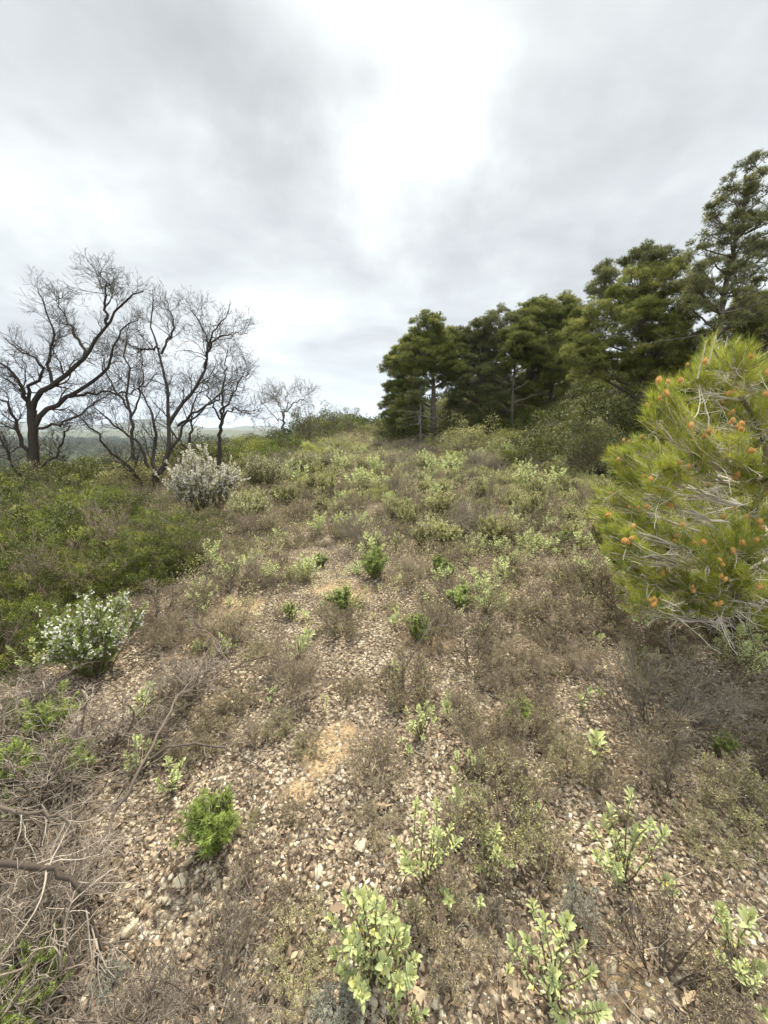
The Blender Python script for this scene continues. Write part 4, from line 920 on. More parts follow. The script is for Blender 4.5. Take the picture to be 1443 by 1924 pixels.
# ---- crest and right bank
def bankbush(px, py, Yd, rpx, mat, lab, seed, hk=1.0, leaf=None, group=None, clumps=46, per=110):
    p = at(px, py, Yd); z = Hs(p[0], p[1]); rx = rpx*Yd/F; lf_ = leaf or max(.03, Yd*.0036)
    put('bank_bush', leafy_bush(seed, rx, rx*hk, clumps, per, lf_, mat), lab, 'bush', (p[0], p[1], z), 0, 1, group)
for a in (
 (1115, 880, 11.5, 88, 'evergreen_dark', 'large dark bush right before the young pine, at the foot of the bank', 601, 1.15, .045, 110, 170),
 (1185, 870, 11, 50, 'evergreen', 'bush between the large dark bush and the young pine', 602, 1.2, .04, 60, 120),
 (1010, 860, 15, 55, 'evergreen_dark', 'bush left of the large dark one on the bank', 603, .8, .05, 70, 120),
 (960, 870, 15, 34, 'evergreen', 'bright green rounded bush at the bottom of the bank', 604, .9, .05, 50, 120),
 (890, 840, 20, 62, 'greygreen', 'broad grey-green bush under the second pine', 605, .75, .06, 80, 130),
 (960, 790, 22, 40, 'lime', 'light green bush at the edge of the pine shade', 606, .6, .06, 50, 90),
 (1050, 800, 19, 52, 'greygreen', 'pale-tipped grey-green bush on the bank under the pines', 607, .8, .05, 70, 120),
 (1120, 770, 17, 60, 'greygreen', 'bush with whitish tips right below the dense dome pine', 608, .8, .05, 80, 120),
 (1190, 760, 14, 60, 'evergreen_dark', 'shaded bush under the dense dome pine', 609, .8, .05, 70, 120),
 (1270, 770, 10, 60, 'evergreen_dark', 'dark bush behind the top of the young pine', 610, .9, .04, 70, 120),
 (1390, 760, 9, 80, 'evergreen_dark', 'dark bush at the right edge behind the young pine', 611, .9, .04, 80, 120),
 (1250, 860, 7, 70, 'evergreen', 'green bush hidden behind the young pine', 612, 1.0, .035, 60, 120),
 (760, 815, 30, 38, 'evergreen_dark', 'dark bush at the left foot of the end pine', 613, 1.3, .08, 60, 110),
 (720, 820, 34, 22, 'evergreen', 'light green bush at the left end of the pine row', 614, 1.1, .08, 50, 90),
 (835, 825, 27, 34, 'evergreen_dark', 'dark bush under the end pine trunk', 615, .6, .07, 50, 90),
 (808, 832, 22, 15, 'lime', 'bright green young pine-like bush below the end pine', 616, 1.5, .05, 40, 90),
 (850, 850, 17, 20, 'lime', 'small yellow-green bush at the start of the bank', 617, .9, .05, 40, 90),
 (580, 835, 26, 44, 'evergreen_dark', 'dark rounded bush on the crest right of the lone bare tree', 618, 1.75, .07, 70, 120),
 (620, 835, 32, 36, 'evergreen_dark', 'dark bush right of the rounded crest bush', 619, 1.5, .08, 60, 110),
 (655, 828, 38, 34, 'evergreen', 'green bush behind the crest, next to the gap in the pines', 620, 1.2, .09, 60, 110),
 (545, 845, 20, 34, 'evergreen', 'mid-green bush in front of the rounded crest bush', 621, .7, .06, 60, 110),
 (590, 848, 18, 30, 'lime', 'yellow-green bush in front of the dark crest bushes', 622, .9, .05, 50, 90),
 (470, 850, 17, 34, 'lime', 'light green bush between the small dark oak and the lone tree', 623, 1.3, .05, 60, 100),
 (500, 860, 15, 40, 'evergreen', 'green bush right behind the blossoming bushes', 624, .8, .045, 60, 110),
 (440, 840, 22, 40, 'evergreen_dark', 'dark bush behind the small dark oak', 625, .9, .06, 60, 110),
 (400, 870, 16, 44, 'greygreen', 'olive bush behind the large white blossom, to its left', 626, .7, .05, 60, 110),
 (340, 880, 16, 44, 'greygreen', 'olive bush between the oaks and the large white blossom', 627, .6, .05, 60, 110),
 (640, 850, 22, 30, 'greygreen', 'grey-green bush where the path crosses the crest', 628, .6, .06, 50, 90),
 (690, 835, 34, 26, 'greygreen', 'low grey bush in the gap before the pine row', 629, .7, .08, 50, 90),
):
    bankbush(*a[:4], a[4], a[5], a[6], a[7], a[8], clumps=a[9], per=a[10])

# ---- dry shrubs one can point at
for (px, py, wp, pr, hk, lab) in (
 (1225, 1370, 240, 'G', 1.15, 'large grey twiggy dead-looking shrub below the young pine'),
 (120, 1150, 110, 'D', 1.4, 'brown dry shrub poking out of the left green thicket'),
 (290, 1040, 110, 'G', 1.1, 'grey dry shrub on the right part of the green thicket'),
 (210, 1060, 90, 'D', 1.4, 'brown patch of dry shrub in the middle of the green thicket'),
 (30, 1000, 110, 'D', 1.4, 'dry shrub at the back of the thicket by the left edge'),
 (350, 1060, 90, 'G', 1.1, 'grey dry shrub at the right end of the green thicket'),
 (1330, 1330, 170, 'G', 1.0, 'grey twiggy shrub right of the large one below the young pine'),
 (945, 1570, 200, 'D', .95, 'broad dark brown heather shrub right of the stacked cistus'),
 (880, 1600, 120, 'D', .8, 'brown dry shrub just right of the stacked cistus stem'),
 (1068, 1460, 100, 'D', 1.3, 'upright brown heather right of centre'),
 (985, 1390, 130, 'D', 1.2, 'grey-brown heather holding a small green tuft'),
 (890, 1265, 120, 'D', 1.0, 'rounded brown heather in the middle of the slope'),
 (770, 1315, 150, 'D', 1.2, 'purple-brown heather with black forked stems at the centre'),
 (668, 1305, 62, 'D', 1.0, 'small dark ball-shaped heather left of the centre heather'),
 (645, 1190, 110, 'D', 1.1, 'faded heather on the pale path above the centre'),
 (1260, 1480, 170, 'D', 1.0, 'dry shrub with arching grass-like twigs on the right'),
 (1395, 1540, 180, 'D', 1.0, 'wide dry shrub at the right edge, halfway down the foreground'),
 (1330, 1600, 120, 'D', .7, 'low dry shrub left of the wide one at the right edge'),
 (1240, 1850, 240, 'D', .95, 'big brown dry shrub between the three-rosette cistus and the mint green one'),
 (1370, 1870, 160, 'D', .7, 'dry brown shrub between the mint green cistus and the corner one'),
 (850, 1770, 190, 'D', .8, 'flat dark dry shrub behind the little yellow-leaved cistus'),
 (930, 1760, 110, 'G', .8, 'pale dry bristling shrub right of the flat dark one'),
 (400, 1915, 300, 'G', .8, 'grey-green dry shrub at the bottom edge, left of the largest cistus'),
 (560, 1800, 150, 'D', .6, 'low dry shrub left of the largest cistus'),
 (480, 1700, 150, 'D', .6, 'thin dry shrub below the vivid green rosemary'),
 (700, 1560, 90, 'D', .6, 'small purple-grey dry shrub left of the stacked cistus'),
 (715, 1470, 120, 'D', 1.0, 'fine red-brown branching shrub right of the ochre patch'),
 (1085, 1730, 90, 'S', 1.0, 'silvery lavender-like shrublet right of the three-rosette cistus'),
 (1290, 1360, 80, 'S', .9, 'silvery shrublet under the large grey twiggy shrub'),
 (1050, 1640, 110, 'D', .7, 'low brown shrub left of the two-cluster cistus'),
 (300, 1160, 130, 'D', .8, 'grey-brown dry shrub above the open ochre soil'),
 (440, 1110, 120, 'D', .8, 'dry shrub right of the slender cistus'),
 (1050, 1180, 150, 'D', .9, 'brown heather left of the small cistus and the young pine'),
 (1140, 1130, 160, 'D', .9, 'tangled brown shrub at the left skirt of the young pine'),
 (1420, 1350, 130, 'D', .9, 'shaded dry shrub at the right edge under the young pine'),
 (330, 1330, 120, 'D', .8, 'dry shrub among the dead branches left of the centre'),
 (205, 1860, 70, 'S', .7, 'silver-green shrublet by the dark fallen bough'),
 (230, 1900, 60, 'D', .6, 'brown shrublet at the foot of the dark fallen bough'),
 (640, 1900, 120, 'S', .5, 'grey-leaved shrublet at the bottom edge left of the largest cistus'),
 (460, 1550, 60, 'D', .6, 'tiny dry shrublet right of the vivid green rosemary'),
):
    place('dry_shrub', {'D': DRY, 'G': GREY, 'S': SILV}[pr], px, py, wp, lab, 'dry shrub', {'D': .36, 'G': .55, 'S': .27}[pr], hk=hk)

# ---- the grey dead tangle and fallen boughs, lower left
def tangle(seed, h, w_, stems, droop=.20):
    rng = np.random.default_rng(seed); st = MB()
    az = rng.uniform(0, 6.28, stems); D = nrm(np.stack([np.cos(az), np.sin(az), rng.uniform(.7, 2.4, stems)], -1))
    P = walk(rng, np.stack([np.cos(az)*.03, np.sin(az)*.03, np.zeros(stems)], -1), D, w_*rng.uniform(.6, 1.1, stems), 12, .19, .10, droop)
    P[:, :, 2] = np.maximum(P[:, :, 2], .03); R = np.linspace(.0065, .0022, 12)[None]*rng.uniform(.5, 1.3, (stems, 1)); paths(st, P, R, 5, rng.uniform(.2, .8, stems))
    a, ra = spawn(rng, P, R, 8, .2, .75, w_*.42, .6, 9, .2, .03, grav=droop*.6, rmin=.0014); paths(st, a, ra, 3, rng.uniform(.3, 1, len(a)))
    b, rb = spawn(rng, a, ra, 4, .2, .8, w_*.18, .7, 6, .2, .02, grav=droop*.4, rmin=.0011); paths(st, b, rb, 3, rng.uniform(.4, 1, len(b)))
    return {'stem': st.mesh('dead_twigs', MT['tangle'])}
TG = [tangle(700+i, .4, .5, 28) for i in range(3)]
for (px, py, wp, lab) in ((40, 1380, 220, 'grey-brown dead shrub against the green bush at the left edge'), (110, 1480, 200, 'dead grey shrub between the light rosemary sprigs and the left edge'), (90, 1620, 220, 'dead twigs under the two dark boughs'), (60, 1540, 260, 'sprawling grey dead twigs at the left edge below the green bush'), (190, 1420, 220, 'grey dead twig mass below the low white-flowered rosemary'),
 (70, 1800, 330, 'grey arching dead shrub over green leaves in the bottom left corner'), (150, 1700, 220, 'pale grey dead twigs at the elbow of the dark bough'), (20, 1920, 260, 'dead grey twigs cut by the bottom left corner'),
 (360, 1300, 150, 'tangle of fallen thin branches left of the centre path'), (300, 1400, 120, 'dead twigs around the blue-green cistus'), (250, 1960, 240, 'dead twigs spilling over the bottom edge on the left')):
    place('dead_shrub', TG, px, py, wp, lab, 'dead shrub', .62, hk=.75)
def bough(lab, pts, r0, r1, seed, mat='deadwood', per=5, ln=.16, tint=.2):
    """a fallen branch: (pixel, pixel, height above ground) along it"""
    rng = np.random.default_rng(seed); W = np.array([hit(a, b, h) for a, b, h in pts]); base = np.array([W[0][0], W[0][1], Hs(W[0][0], W[0][1])])
    root = thing('dead_branch', lab, 'dead branch', base); st = MB(); P = smoothpath(W-base, 20, rng, .004)[None]; R = np.linspace(r0, r1, 20)[None]
    paths(st, P, R, 7, tint); tw = MB(); a, ra = spawn(rng, P, R, per*3, .15, .8, ln*1.6, .4, 8, .17, .02, rmin=.0014); paths(tw, a, ra, 4, rng.uniform(.3, 1, len(a)))
    b, rb = spawn(rng, a, ra, 4, .2, .8, ln*.6, .6, 6, .18, .0, rmin=.001); paths(tw, b, rb, 3, rng.uniform(.3, 1, len(b)))
    ob('branch', st.mesh('bough', MT[mat], True), root); ob('twigs', tw.mesh('bough_twigs', MT['deadwood']), root)
bough('thick dark bough curving down at the lower left', [(-30, 1625, .22), (60, 1628, .24), (125, 1645, .22), (165, 1700, .16), (180, 1770, .08), (185, 1830, .02)], .010, .006, 1, tint=0.0)
bough('brown bough reaching in from the left edge above the dark curved one', [(-30, 1515, .28), (50, 1528, .26), (100, 1530, .24), (140, 1560, .2), (150, 1620, .12)], .007, .004, 2)
bough('long grey branch rising from the gravel towards the ochre soil on the left', [(195, 1600, .03), (215, 1530, .08), (260, 1450, .16), (285, 1400, .2), (310, 1360, .22), (335, 1310, .24), (375, 1262, .2)], .008, .003, 3, per=3)
bough('thin dark branch arching right over the gravel at the left of the path', [(262, 1445, .14), (300, 1412, .18), (345, 1398, .2), (400, 1400, .18), (455, 1420, .12), (500, 1450, .03)], .006, .002, 4, per=2)
bough('dark wiry branch arched above the ochre patch on the left', [(440, 1290, .02), (425, 1240, .10), (400, 1195, .16), (360, 1165, .16)], .006, .0025, 5, per=3)
bough('long thin branch lying across the path centre-left', [(430, 1260, .08), (490, 1235, .12), (560, 1245, .10), (640, 1240, .06)], .005, .0015, 6, per=3)
bough('dry forked stem standing in the centre heather', [(765, 1310, .0), (755, 1270, .10), (775, 1230, .2), (800, 1190, .28), (830, 1150, .32)], .006, .0018, 7, per=3)
bough('bent black stem left of the forked centre stem', [(762, 1312, .0), (748, 1275, .08), (725, 1240, .14), (700, 1215, .16)], .005, .0018, 8, per=2)
bough('thin red-brown twig standing over the stones right of the ochre patch', [(690, 1455, .0), (700, 1410, .08), (715, 1380, .12), (725, 1350, .16)], .003, .001, 9, per=3)
bough('lichen-grey forked branch in the large twiggy shrub at the right', [(1300, 1300, .03), (1300, 1250, .14), (1315, 1215, .2), (1322, 1195, .24)], .006, .002, 10, per=2)

# ---- stones big enough to point at
def stone_mesh(seed, fl=.6):
    rng = np.random.default_rng(seed); V = ICO_V.copy(); Fc = ICO_F
    for _ in range(2):
        ed = {}; Vl = list(V); nf = []
        def mid(a, b):
            k = (min(a, b), max(a, b))
            if k not in ed: ed[k] = len(Vl); q = Vl[a]+Vl[b]; Vl.append(q/np.linalg.norm(q))
            return ed[k]
        for a, b, c in Fc: x_, y_, z_ = mid(a, b), mid(b, c), mid(a, c); nf += [(a, x_, z_), (x_, b, y_), (z_, y_, c), (x_, y_, z_)]
        V = np.array(Vl); Fc = np.array(nf)
    pl = nrm(rng.normal(size=(11, 3))); dp = rng.uniform(.55, .9, 11)
    for n_, d_ in zip(pl, dp):
        s_ = V @ n_; k = s_ > d_; V[k] -= (s_[k]-d_)[:, None]*n_*.9
    V *= np.array([rng.uniform(.9, 1.3), rng.uniform(.6, .9), fl]); V += rng.normal(0, .012, V.shape)
    m = MB(); m.add(V, Fc, rng.uniform(.45, .8)); return m.mesh('stone', MT['stone'])
STN = [stone_mesh(i) for i in range(8)]
for i, (px, py, wp, lab) in enumerate((
 (790, 1885, 44, 'smooth grey elongated stone at the bottom edge, left of its pair'), (820, 1880, 34, 'pale elongated stone right beside the smooth grey one'), (1150, 1812, 34, 'rounded white-grey stone below the big brown dry shrub'),
 (340, 1657, 32, 'cream angular stone lower left on the gravel'), (310, 1692, 22, 'flat cream stone just below the cream angular one'), (247, 1745, 32, 'pale rounded stone near the dark curved bough'), (370, 1690, 24, 'buff stone right of the flat cream one'),
 (1145, 1590, 30, 'white stone at the foot of the two-cluster cistus'), (712, 1855, 34, 'wedge-shaped buff stone under the largest cistus'), (745, 1850, 36, 'rough grey stone right of the wedge-shaped one'), (845, 1590, 28, 'grey stone right of the stacked cistus'),
 (678, 1590, 30, 'bluish grey stone left of the stacked cistus'), (598, 1640, 26, 'pale block stone left of the centre cistus bushes'), (1120, 1430, 16, 'white pebble on the right gravel'), (470, 1577, 14, 'bright white stone right of the vivid green rosemary'),
 (242, 1722, 16, 'white and black stone near the pale rounded one'), (1350, 1600, 22, 'pale flat stone among dry shrubs on the right'), (1150, 1860, 26, 'tan stone below the rounded white-grey one'), (820, 1815, 22, 'white stone right of the fallen yellow leaf'),
 (560, 1880, 28, 'buff stone at the bottom edge left of the pair'), (1215, 1905, 24, 'yellowish flat stone at the bottom edge on the right'), (940, 1830, 20, 'greyish stone left of the three-rosette cistus'), (380, 1100, 26, 'pale stone on the open soil behind the slender cistus'),
 (700, 1880, 24, 'dark grey angular stone at the bottom edge'), (655, 1840, 20, 'small cream stone left of the wedge-shaped one'),
)):
    p = hit(px, py); dep = p[1]*math.cos(PITCH) - (p[2]-EYE)*math.sin(PITCH); s_ = wp*dep/F*.5
    o = props(ob('stone', STN[i % 8], None, (p[0], p[1], Hs(p[0], p[1])+s_*.12)), lab, 'stone'); r_ = np.random.default_rng(i+9)
    o.scale = (s_,)*3; o.rotation_euler = (r_.normal(0, .2), r_.normal(0, .2), r_.uniform(0, 6.28))
OAKL = []
for i in range(4):
    m = MB(); leaves(m, np.zeros((1, 3)), np.array([[1., 0, .05*i]]), np.array([[0, .1*i, 1.]]), 1, .55, 'oak', np.array([.35+.15*i])); OAKL.append(m.mesh('oak_leaf', MT['litter']))
for i, (px, py, lab) in enumerate(((655, 1710, 'tan curled leaf left of the largest cistus'), (1090, 1735, 'orange-brown fallen leaf right of the three-rosette cistus'), (1120, 1760, 'brown oak leaf below the silvery shrublet'), (975, 1890, 'large pale oak leaf at the bottom edge'),
 (1000, 1830, 'tan oak leaf left of the three-rosette cistus stem'), (830, 1750, 'brown fallen leaf right of the little yellow-leaved cistus'), (700, 1520, 'cream oak leaf left of the stacked cistus'), (775, 1860, 'small yellow leaf beside the rough grey stone'),
 (650, 1870, 'pale crinkled oak leaf at the lower centre'), (1330, 1850, 'brown leaf among dry twigs at the lower right'), (1280, 1900, 'yellow-brown leaf in the bottom right gravel'), (240, 1650, 'orange leaf on the gravel left of the cream angular stone'), (950, 1600, 'reddish leaf in the dry shrub'))):
    p = hit(px, py); dep = p[1]*math.cos(PITCH) - (p[2]-EYE)*math.sin(PITCH)
    r_ = np.random.default_rng(i+50); o = props(ob('fallen_leaf', OAKL[i % 4], None, (p[0], p[1], Hs(p[0], p[1])+.022)), lab, 'leaf'); s_ = 38*dep/F; o.scale = (s_,)*3; o.rotation_euler = (r_.normal(0, .3), r_.normal(0, .3), r_.uniform(0, 6.28))

# ================================================================== scattered scrub
rng = np.random.default_rng(99)
def bare(x, y):
    """how open the stony track is here: an irregular strip up the middle"""
    c = -.30 + .30*math.sin(y*.9) - .02*y; w_ = .62 + .10*math.sin(y*2.3); return math.exp(-((x-c)/w_)**2) * (1 if y < 9 else .3)
def free(x, y, r):
    return all((x-a)**2+(y-b)**2 > (r*.6+c*.75)**2 for a, b, c in PLACED)
NEAR_SIZE = {0: 'knee-low', 1: 'small', 2: 'bushy'}
LM = [(700, 1760, 'the largest cistus'), (803, 1560, 'the stacked cistus'), (1165, 1560, 'the two-cluster cistus'), (1035, 1790, 'the three-rosette cistus'), (1375, 1725, 'the mint green cistus'),
 (790, 1330, 'the compact bright cistus'), (400, 1540, 'the vivid green rosemary'), (180, 1190, 'the white-flowered rosemary'), (395, 900, 'the white blossoming shrub'), (1300, 950, 'the young pine with cones'),
 (1225, 1280, 'the large grey twiggy shrub'), (640, 1385, 'the ochre path patch'), (365, 1210, 'the left ochre soil'), (770, 1240, 'the black forked stems'), (912, 1110, 'the gnarled-stem cistus'),
 (80, 1700, 'the thick dark fallen bough'), (270, 1440, 'the long grey branch'), (965, 1040, 'the silvery pale cistus'), (384, 1100, 'the slender cistus'), (1120, 830, 'the dark bank bush'), (580, 810, 'the rounded crest bush'), (810, 830, 'the broad end pine'), (745, 1010, 'the mid yellow cistus')]
LM += [(530, 770, 'the lone pale tree'), (690, 815, 'the gap before the pines'), (970, 720, 'the middle pine'), (1205, 640, 'the dense dome pine'), (412, 820, 'the small dark oak'), (62, 880, 'the thick trunked oak'), (293, 900, 'the multi-stemmed oak'), (903, 790, 'the second pine'), (1370, 600, 'the tall airy pine'), (1000, 850, 'the left bank bush'), (620, 900, 'the left crest path'), (850, 900, 'the foot of the bank'), (720, 870, 'the middle of the crest')]
SEEN = {}
def where(p):
    r = np.array(p)-CAM; cp, sp = math.cos(PITCH), math.sin(PITCH); d = r[1]*cp-r[2]*sp; u_ = r[1]*sp+r[2]*cp
    px, py = 721.5+F*r[0]/d, 962-F*u_/d
    ds = sorted((math.hypot(px-a, (py-b)*1.2), a, b, c) for a, b, c in LM); dd_, a, b, c = ds[0]
    an = math.degrees(math.atan2(b-py, px-a)) % 360
    w8 = ('right of', 'behind, right of', 'behind', 'behind, left of', 'left of', 'in front left of', 'in front of', 'in front right of')[int((an+22.5)//45) % 8]
    far = 'just' if dd_ < 70 else ('' if dd_ < 140 else 'well')
    return f'{far} {w8} {c}'.strip()
thicket_more(SEEN)
def scatter(name, protos, n, d0, d1, bw, smin, smax, label, cat, group, avoid=.8, left=-99, right=99, dens_pw=1.0, hk=(.7, 1.1), mind=.5, short=None, dup=False):
    k = 0; tries = 0
    while k < n and tries < n*60:
        tries += 1; y = d0 + (d1-d0)*rng.uniform(0, 1)**dens_pw; x = rng.uniform(-1, 1)*(y*1.05+.4)
        if x < left*1.0 or x > right: continue
        if rng.uniform() < bare(x, y)*avoid: continue
        s_ = rng.uniform(smin, smax)
        if not free(x, y, s_*bw*mind): continue
        if y < 12 and x < -y*.42-.6: continue
        if x > 8.6 - 8.0*float(sst((y-13)/36))+1 and y < 50: continue
        if (-x*0.95 + y*0.20) - 10.5 > 0: continue
        sz = 'tiny ' if s_ < smin+(smax-smin)/3 else ('middling ' if s_ < smin+(smax-smin)*2/3 else 'wide ')
        ip = rng.integers(0, len(protos)); LB = label
        if short:
            LB = f'{sz}{short}, {where((x, y, Hs(x, y)))}'
            if LB in SEEN and not dup: continue
            SEEN[LB] = 1
        put(name, protos[ip], LB, cat, (x, y, Hs(x, y)-.01), rng.uniform(0, 6.28), (s_, s_, s_*rng.uniform(*hk)), group); k += 1; PLACED.append((x, y, s_*bw*mind*.5))
scatter('heather', DRY, 150, 1.2, 5.5, .36, .35, 1.05, 'grey-brown dry heather on the stony slope between the nearer plants', 'heather', 'dry heather scattered over the near slope', .9, mind=.4, short='dry heather')
scatter('heather', DRY+GREY[:1], 148, 4.6, 11.5, .36, .9, 1.9, 'brownish heather of the middle distance, leading up to the crest', 'heather', 'dry heather on the middle slope', .35, mind=.35, short='brownish heather')
CI = [cistus(350+i, .30, .30, 11, .042, 5, .1) for i in range(4)]
scatter('cistus', CI, 112, 3.6, 11, .36, .6, 1.25, 'pale yellow-green cistus of the middle distance', 'cistus shrub', 'cistus on the middle slope', .3, mind=.25, short='pale cistus')
CS = [cistus(360+i, .12, .05, 2, .034, 5, .25) for i in range(3)]
scatter('cistus_seedling', CS, 95, 1.2, 7, .09, .6, 1.5, 'tiny cistus seedling between the stones of the near slope', 'seedling', 'cistus seedlings on the near slope', .1, mind=.3, short='cistus seedling')
scatter('cistus', CI, 150, 9, 28, .36, 1.1, 2.4, 'pale cistus tuft near the crest', 'cistus shrub', 'cistus near the crest', .1, mind=.25, short='pale cistus tuft', dup=True)
SG = [sprig_shrub(420+i, .4, .34, 34, .022, .004, mat='greygreen', per=46, branch=4) for i in range(2)] + [sprig_shrub(425, .42, .36, 34, .022, .004, mat='greygreen', per=46, branch=4, flowers=90, fl=.012)]
scatter('broom', SG, 110, 4.5, 14, .36, .8, 1.6, 'upright grey-green bushy shrub on the middle slope', 'shrub', 'grey-green shrubs on the middle slope', .4, mind=.3, short='grey-green shrub')
scatter('low_bush', GG, 200, 8, 38, 1.05, .4, 1.0, 'grey-green low bush near the crest', 'bush', 'grey-green bushes near the crest', .0, mind=.3, short='grey-green bush', dup=True)
scatter('yellow_bush', LIM, 130, 8, 34, .6, .5, 1.1, 'yellow-green low bush near the crest', 'bush', 'yellow-green bushes near the crest', .0, mind=.2, short='yellow-green bush', dup=True)
scatter('tall_heather', GREY, 70, 12, 30, .55, 1.4, 2.6, 'brown twiggy bush near the crest', 'heather', 'brown bushes near the crest', .1, mind=.2, short='brown twiggy bush', dup=True)
SGR = [sprig_shrub(440, .3, .24, 24, .026, .0042, mat='rosemary', per=46, branch=2)]
scatter('green_tuft', SGR, 26, 2.6, 9, .26, .5, 1.2, 'fresh green tuft among the heather', 'green tuft', 'green tufts among the heather', .3, mind=.3, short='green tuft')

# undergrowth closing the space beneath the pines
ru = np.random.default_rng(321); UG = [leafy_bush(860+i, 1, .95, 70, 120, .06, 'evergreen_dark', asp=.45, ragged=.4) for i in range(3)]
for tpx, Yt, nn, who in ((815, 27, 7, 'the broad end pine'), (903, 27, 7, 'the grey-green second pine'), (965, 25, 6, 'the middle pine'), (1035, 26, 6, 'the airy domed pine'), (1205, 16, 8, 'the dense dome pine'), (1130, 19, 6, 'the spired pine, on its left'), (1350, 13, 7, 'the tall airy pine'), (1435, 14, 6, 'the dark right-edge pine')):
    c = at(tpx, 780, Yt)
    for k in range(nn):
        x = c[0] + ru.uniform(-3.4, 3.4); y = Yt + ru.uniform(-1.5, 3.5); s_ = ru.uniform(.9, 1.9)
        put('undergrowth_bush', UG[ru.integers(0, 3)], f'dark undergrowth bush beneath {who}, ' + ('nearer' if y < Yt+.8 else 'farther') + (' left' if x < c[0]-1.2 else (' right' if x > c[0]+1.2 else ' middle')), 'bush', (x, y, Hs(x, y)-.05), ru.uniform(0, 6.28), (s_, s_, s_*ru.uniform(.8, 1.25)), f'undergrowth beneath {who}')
# bank scrub
k = 0
BKP = {m: [leafy_bush(800+i+10*j, 1, .8, 60, 110, .055, m, asp=.45) for i in range(2)] for j, m in enumerate(('evergreen_dark', 'greygreen', 'evergreen'))}
while k < 190:
    y = rng.uniform(5, 46); x = rng.uniform(0, 1)*(y*1.15); xb = 8.6 - 8.0*float(sst((y-13)/36))
    if x < xb+.2 or x > xb+16: continue
    s_ = rng.uniform(.7, 1.9); mm = ('evergreen_dark', 'greygreen', 'evergreen', 'evergreen')[rng.integers(0, 4)]
    put('bank_bush', BKP[mm][rng.integers(0, 2)], {'evergreen_dark': 'dark bank bush, ', 'greygreen': 'grey-green bank bush, ', 'evergreen': 'fresh green bank bush, '}[mm] + where((x, y, Hs(x, y)+.5)), 'bush',
        (x, y, Hs(x, y)-.03), rng.uniform(0, 6.28), (s_, s_, s_*rng.uniform(.7, 1.1)), {'evergreen_dark': 'dark bushes on the bank', 'greygreen': 'grey-green bushes on the bank', 'evergreen': 'fresh green bushes on the bank'}[mm]); k += 1
# slope falling away on the left
k = 0
while k < 200:
    y = rng.uniform(9, 60); x = -rng.uniform(.3, 1.05)*y; q = (-x*0.95 + y*0.20) - 10.5
    if q < -2.5: continue
    s_ = rng.uniform(.6, 1.3)*(1+y/60); mm = ('evergreen_dark', 'greygreen', 'evergreen', 'evergreen_dark')[rng.integers(0, 4)]
    put('slope_bush', BKP[mm][rng.integers(0, 2)], {'evergreen_dark': 'dark slope bush, ', 'greygreen': 'olive slope bush, ', 'evergreen': 'green slope bush, '}[mm] + where((x, y, Hs(x, y)+.5)), 'bush',
        (x, y, Hs(x, y)-.03), rng.uniform(0, 6.28), (s_, s_, s_*rng.uniform(.6, .95)), {'evergreen_dark': 'dark bushes behind the oaks', 'greygreen': 'olive bushes behind the oaks', 'evergreen': 'green bushes behind the oaks'}[mm]); k += 1
# woods of the valley and the hill beyond the crest: leaf masses nobody could count
wm = MB(); V0 = []
for (n, y0, y1, side) in ((1500, 45, 420, 0), (420, 70, 170, 1), (1300, 400, 1700, 0)):
    for _ in range(n):
        y = y0 + (y1-y0)*rng.uniform(0, 1)
        x = (-rng.uniform(.05, 1.1)*y) if side == 0 else rng.uniform(-55, 30)
        V0.append((x, y, Hs(x, y) if math.hypot(x, y) < 220 else -34+(Hs(x, y)+34)*math.exp(-((math.hypot(x, y)-220)/200)**2), rng.uniform(1.2, 2.8)*(1+y/200)))
V0 = np.array(V0); n = len(V0)*95; i = np.repeat(np.arange(len(V0)), 95); d = rdir(rng, n, .3); d[:, 2] = np.abs(d[:, 2])
p = V0[i, :3] + d*(rng.uniform(.5, 1, n)**.5*V0[i, 3])[:, None]*np.array([1, 1, .9])
ls_ = .22*(1+V0[i, 1]/90)
leaves(wm, p, rdir(rng, n, .2)+d*.6, rdir(rng, n, .5), ls_*rng.uniform(.7, 1.4, n), ls_*.6, 'dia', np.clip(rng.normal(.38, .15, n)+rng.normal(0, .15, len(V0))[i], 0, 1))
props(ob('woodland', wm.mesh('woodland', material('woodland_leaf', [(.012, .018, .006), (.035, .042, .013), (.075, .08, .025), (.14, .14, .05)], .9, .1))), 'dark green woods filling the valley and the hill beyond the crest', 'woodland', kind='stuff')
# low scrub that fills the gaps between the shrubs
sm = MB(); n = 220000
x, y = sector(rng, n, 2.6, 40, 1.25, 1.1); kk = (np.array([bare(a, b) for a, b in zip(x, y)]) < rng.uniform(.2, 1, n)) & (rng.uniform(0, 1, n) < np.clip((y-2.0)/5, .15, 1)); x, y = x[kk], y[kk]; n = len(x)
S = 4; P0 = np.stack([x, y, H(x, y)], -1); hh = rng.uniform(.05, .17, n)*(1+y/16); P = walk(rng, P0, rdir(rng, n, 1.4), hh, S, .2)
paths(sm, P, np.linspace(1, .5, S)[None]*(.0011*(1+y/7))[:, None], 3, rng.uniform(0, 1, n))
props(ob('scrub_twigs', sm.mesh('scrub_twigs', MT['dry'])), 'fine dry twigs of heath filling the gaps between shrubs', 'scrub', kind='stuff')
sm = MB(); i = rng.integers(0, n, n*4); f = rng.uniform(0, 1, n*4)[:, None]; p = P[i, 1]*(1-f)+P[i, 3]*f + rng.normal(0, .02, (n*4, 3))*(1+y[i]/12)[:, None]
ls_ = rng.uniform(.007, .014, n*4)*(1+y[i]/7)
leaves(sm, p, rdir(rng, n*4, .5), rdir(rng, n*4, .5), ls_, ls_*.35, 'dia', rng.uniform(0, 1, n*4))
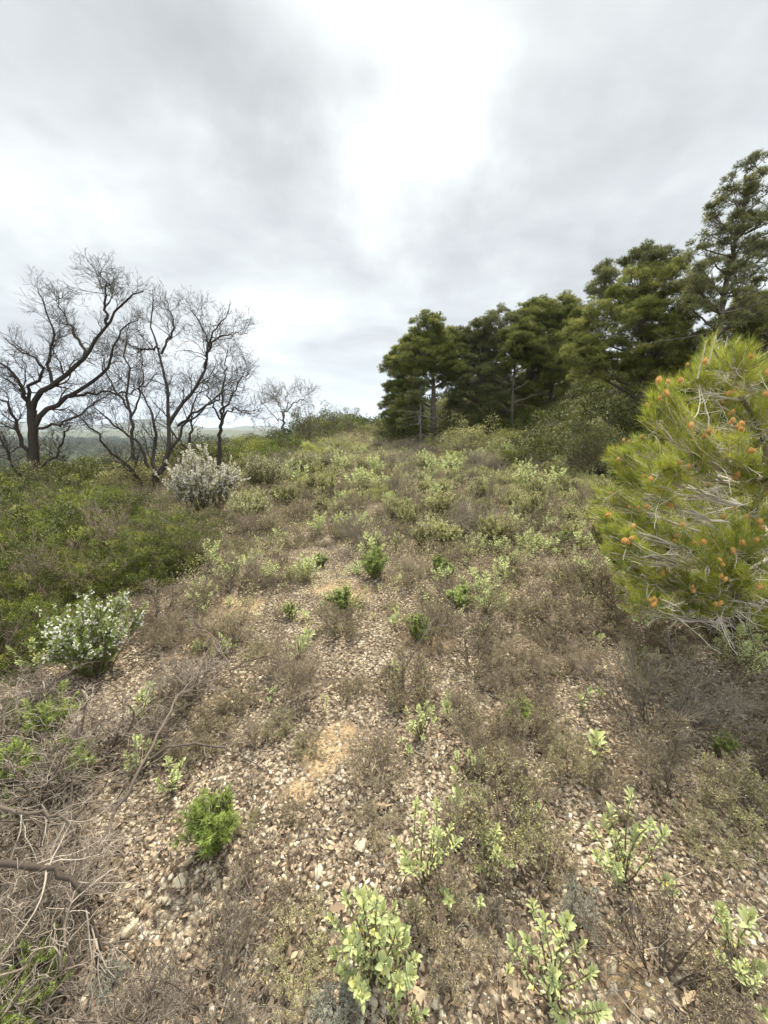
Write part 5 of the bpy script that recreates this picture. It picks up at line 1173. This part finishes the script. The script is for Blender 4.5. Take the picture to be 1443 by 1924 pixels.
props(ob('scrub_leaves', sm.mesh('scrub_leaves', MT['dry_leaf'])), 'tiny faded leaves of heath between the shrubs', 'scrub', kind='stuff')

mt = material('pale_herb_leaf', [(.20, .16, .085), (.38, .355, .165), (.54, .51, .25), (.66, .60, .38)], .8, .2)
hm_ = MB(); nc = 6500
x, y = sector(rng, nc, 2.6, 36, 1.25, 1.05); k = (x > -y*.42-.5) & (rng.uniform(0, 1, nc) < np.clip((y-1.0)/4.5, .15, 1)) & (x < 8.6-8.0*sst((y-13)/36)); x, y = x[k], y[k]; nc = len(x)
rr_ = rng.uniform(.05, .14, nc)*(1+y/18); i = np.repeat(np.arange(nc), 46); n = len(i)
p = np.stack([x, y, H(x, y)], -1)[i] + rdir(rng, n)*rr_[i][:, None]*rng.uniform(.2, 1, n)[:, None]*np.array([1, 1, .9]); p[:, 2] += rr_[i]*1.1
ls_ = rng.uniform(.008, .016, n)*(1+y[i]/8)
leaves(hm_, p, rdir(rng, n, .8), rdir(rng, n, .6), ls_, ls_*.4, 'dia', np.clip(rng.uniform(0, .9, nc)[i]+rng.normal(0, .15, n), 0, 1))
props(ob('low_herbs', hm_.mesh('low_herbs', mt)), 'pale straw and yellow-green low growth knitting the shrubs together', 'ground cover', kind='stuff')

#@@HAZE
def haze():
    me = bpy.data.meshes.new('haze'); X0, X1, Y0, Y1, Z0, Z1 = -14200, 14200, -14200, 14300, -60, 420
    v = [(x_, y_, z_) for z_ in (Z0, Z1) for y_ in (Y0, Y1) for x_ in (X0, X1)]
    me.from_pydata(v, [], [(0, 2, 3, 1), (4, 5, 7, 6), (0, 1, 5, 4), (2, 6, 7, 3), (0, 4, 6, 2), (1, 3, 7, 5)])
    m = bpy.data.materials.new('haze'); m.use_nodes = True; t = m.node_tree; t.nodes.clear()
    v_ = nd(t, 'ShaderNodeVolumePrincipled'); v_.inputs['Color'].default_value = (.72, .83, 1, 1); v_.inputs['Density'].default_value = .00010; v_.inputs['Anisotropy'].default_value = .2
    o = nd(t, 'ShaderNodeOutputMaterial'); t.links.new(v_.outputs[0], o.inputs['Volume']); me.materials.append(m)
    props(ob('haze', me), 'pale blue haze over the distance', 'haze', kind='stuff')
haze()
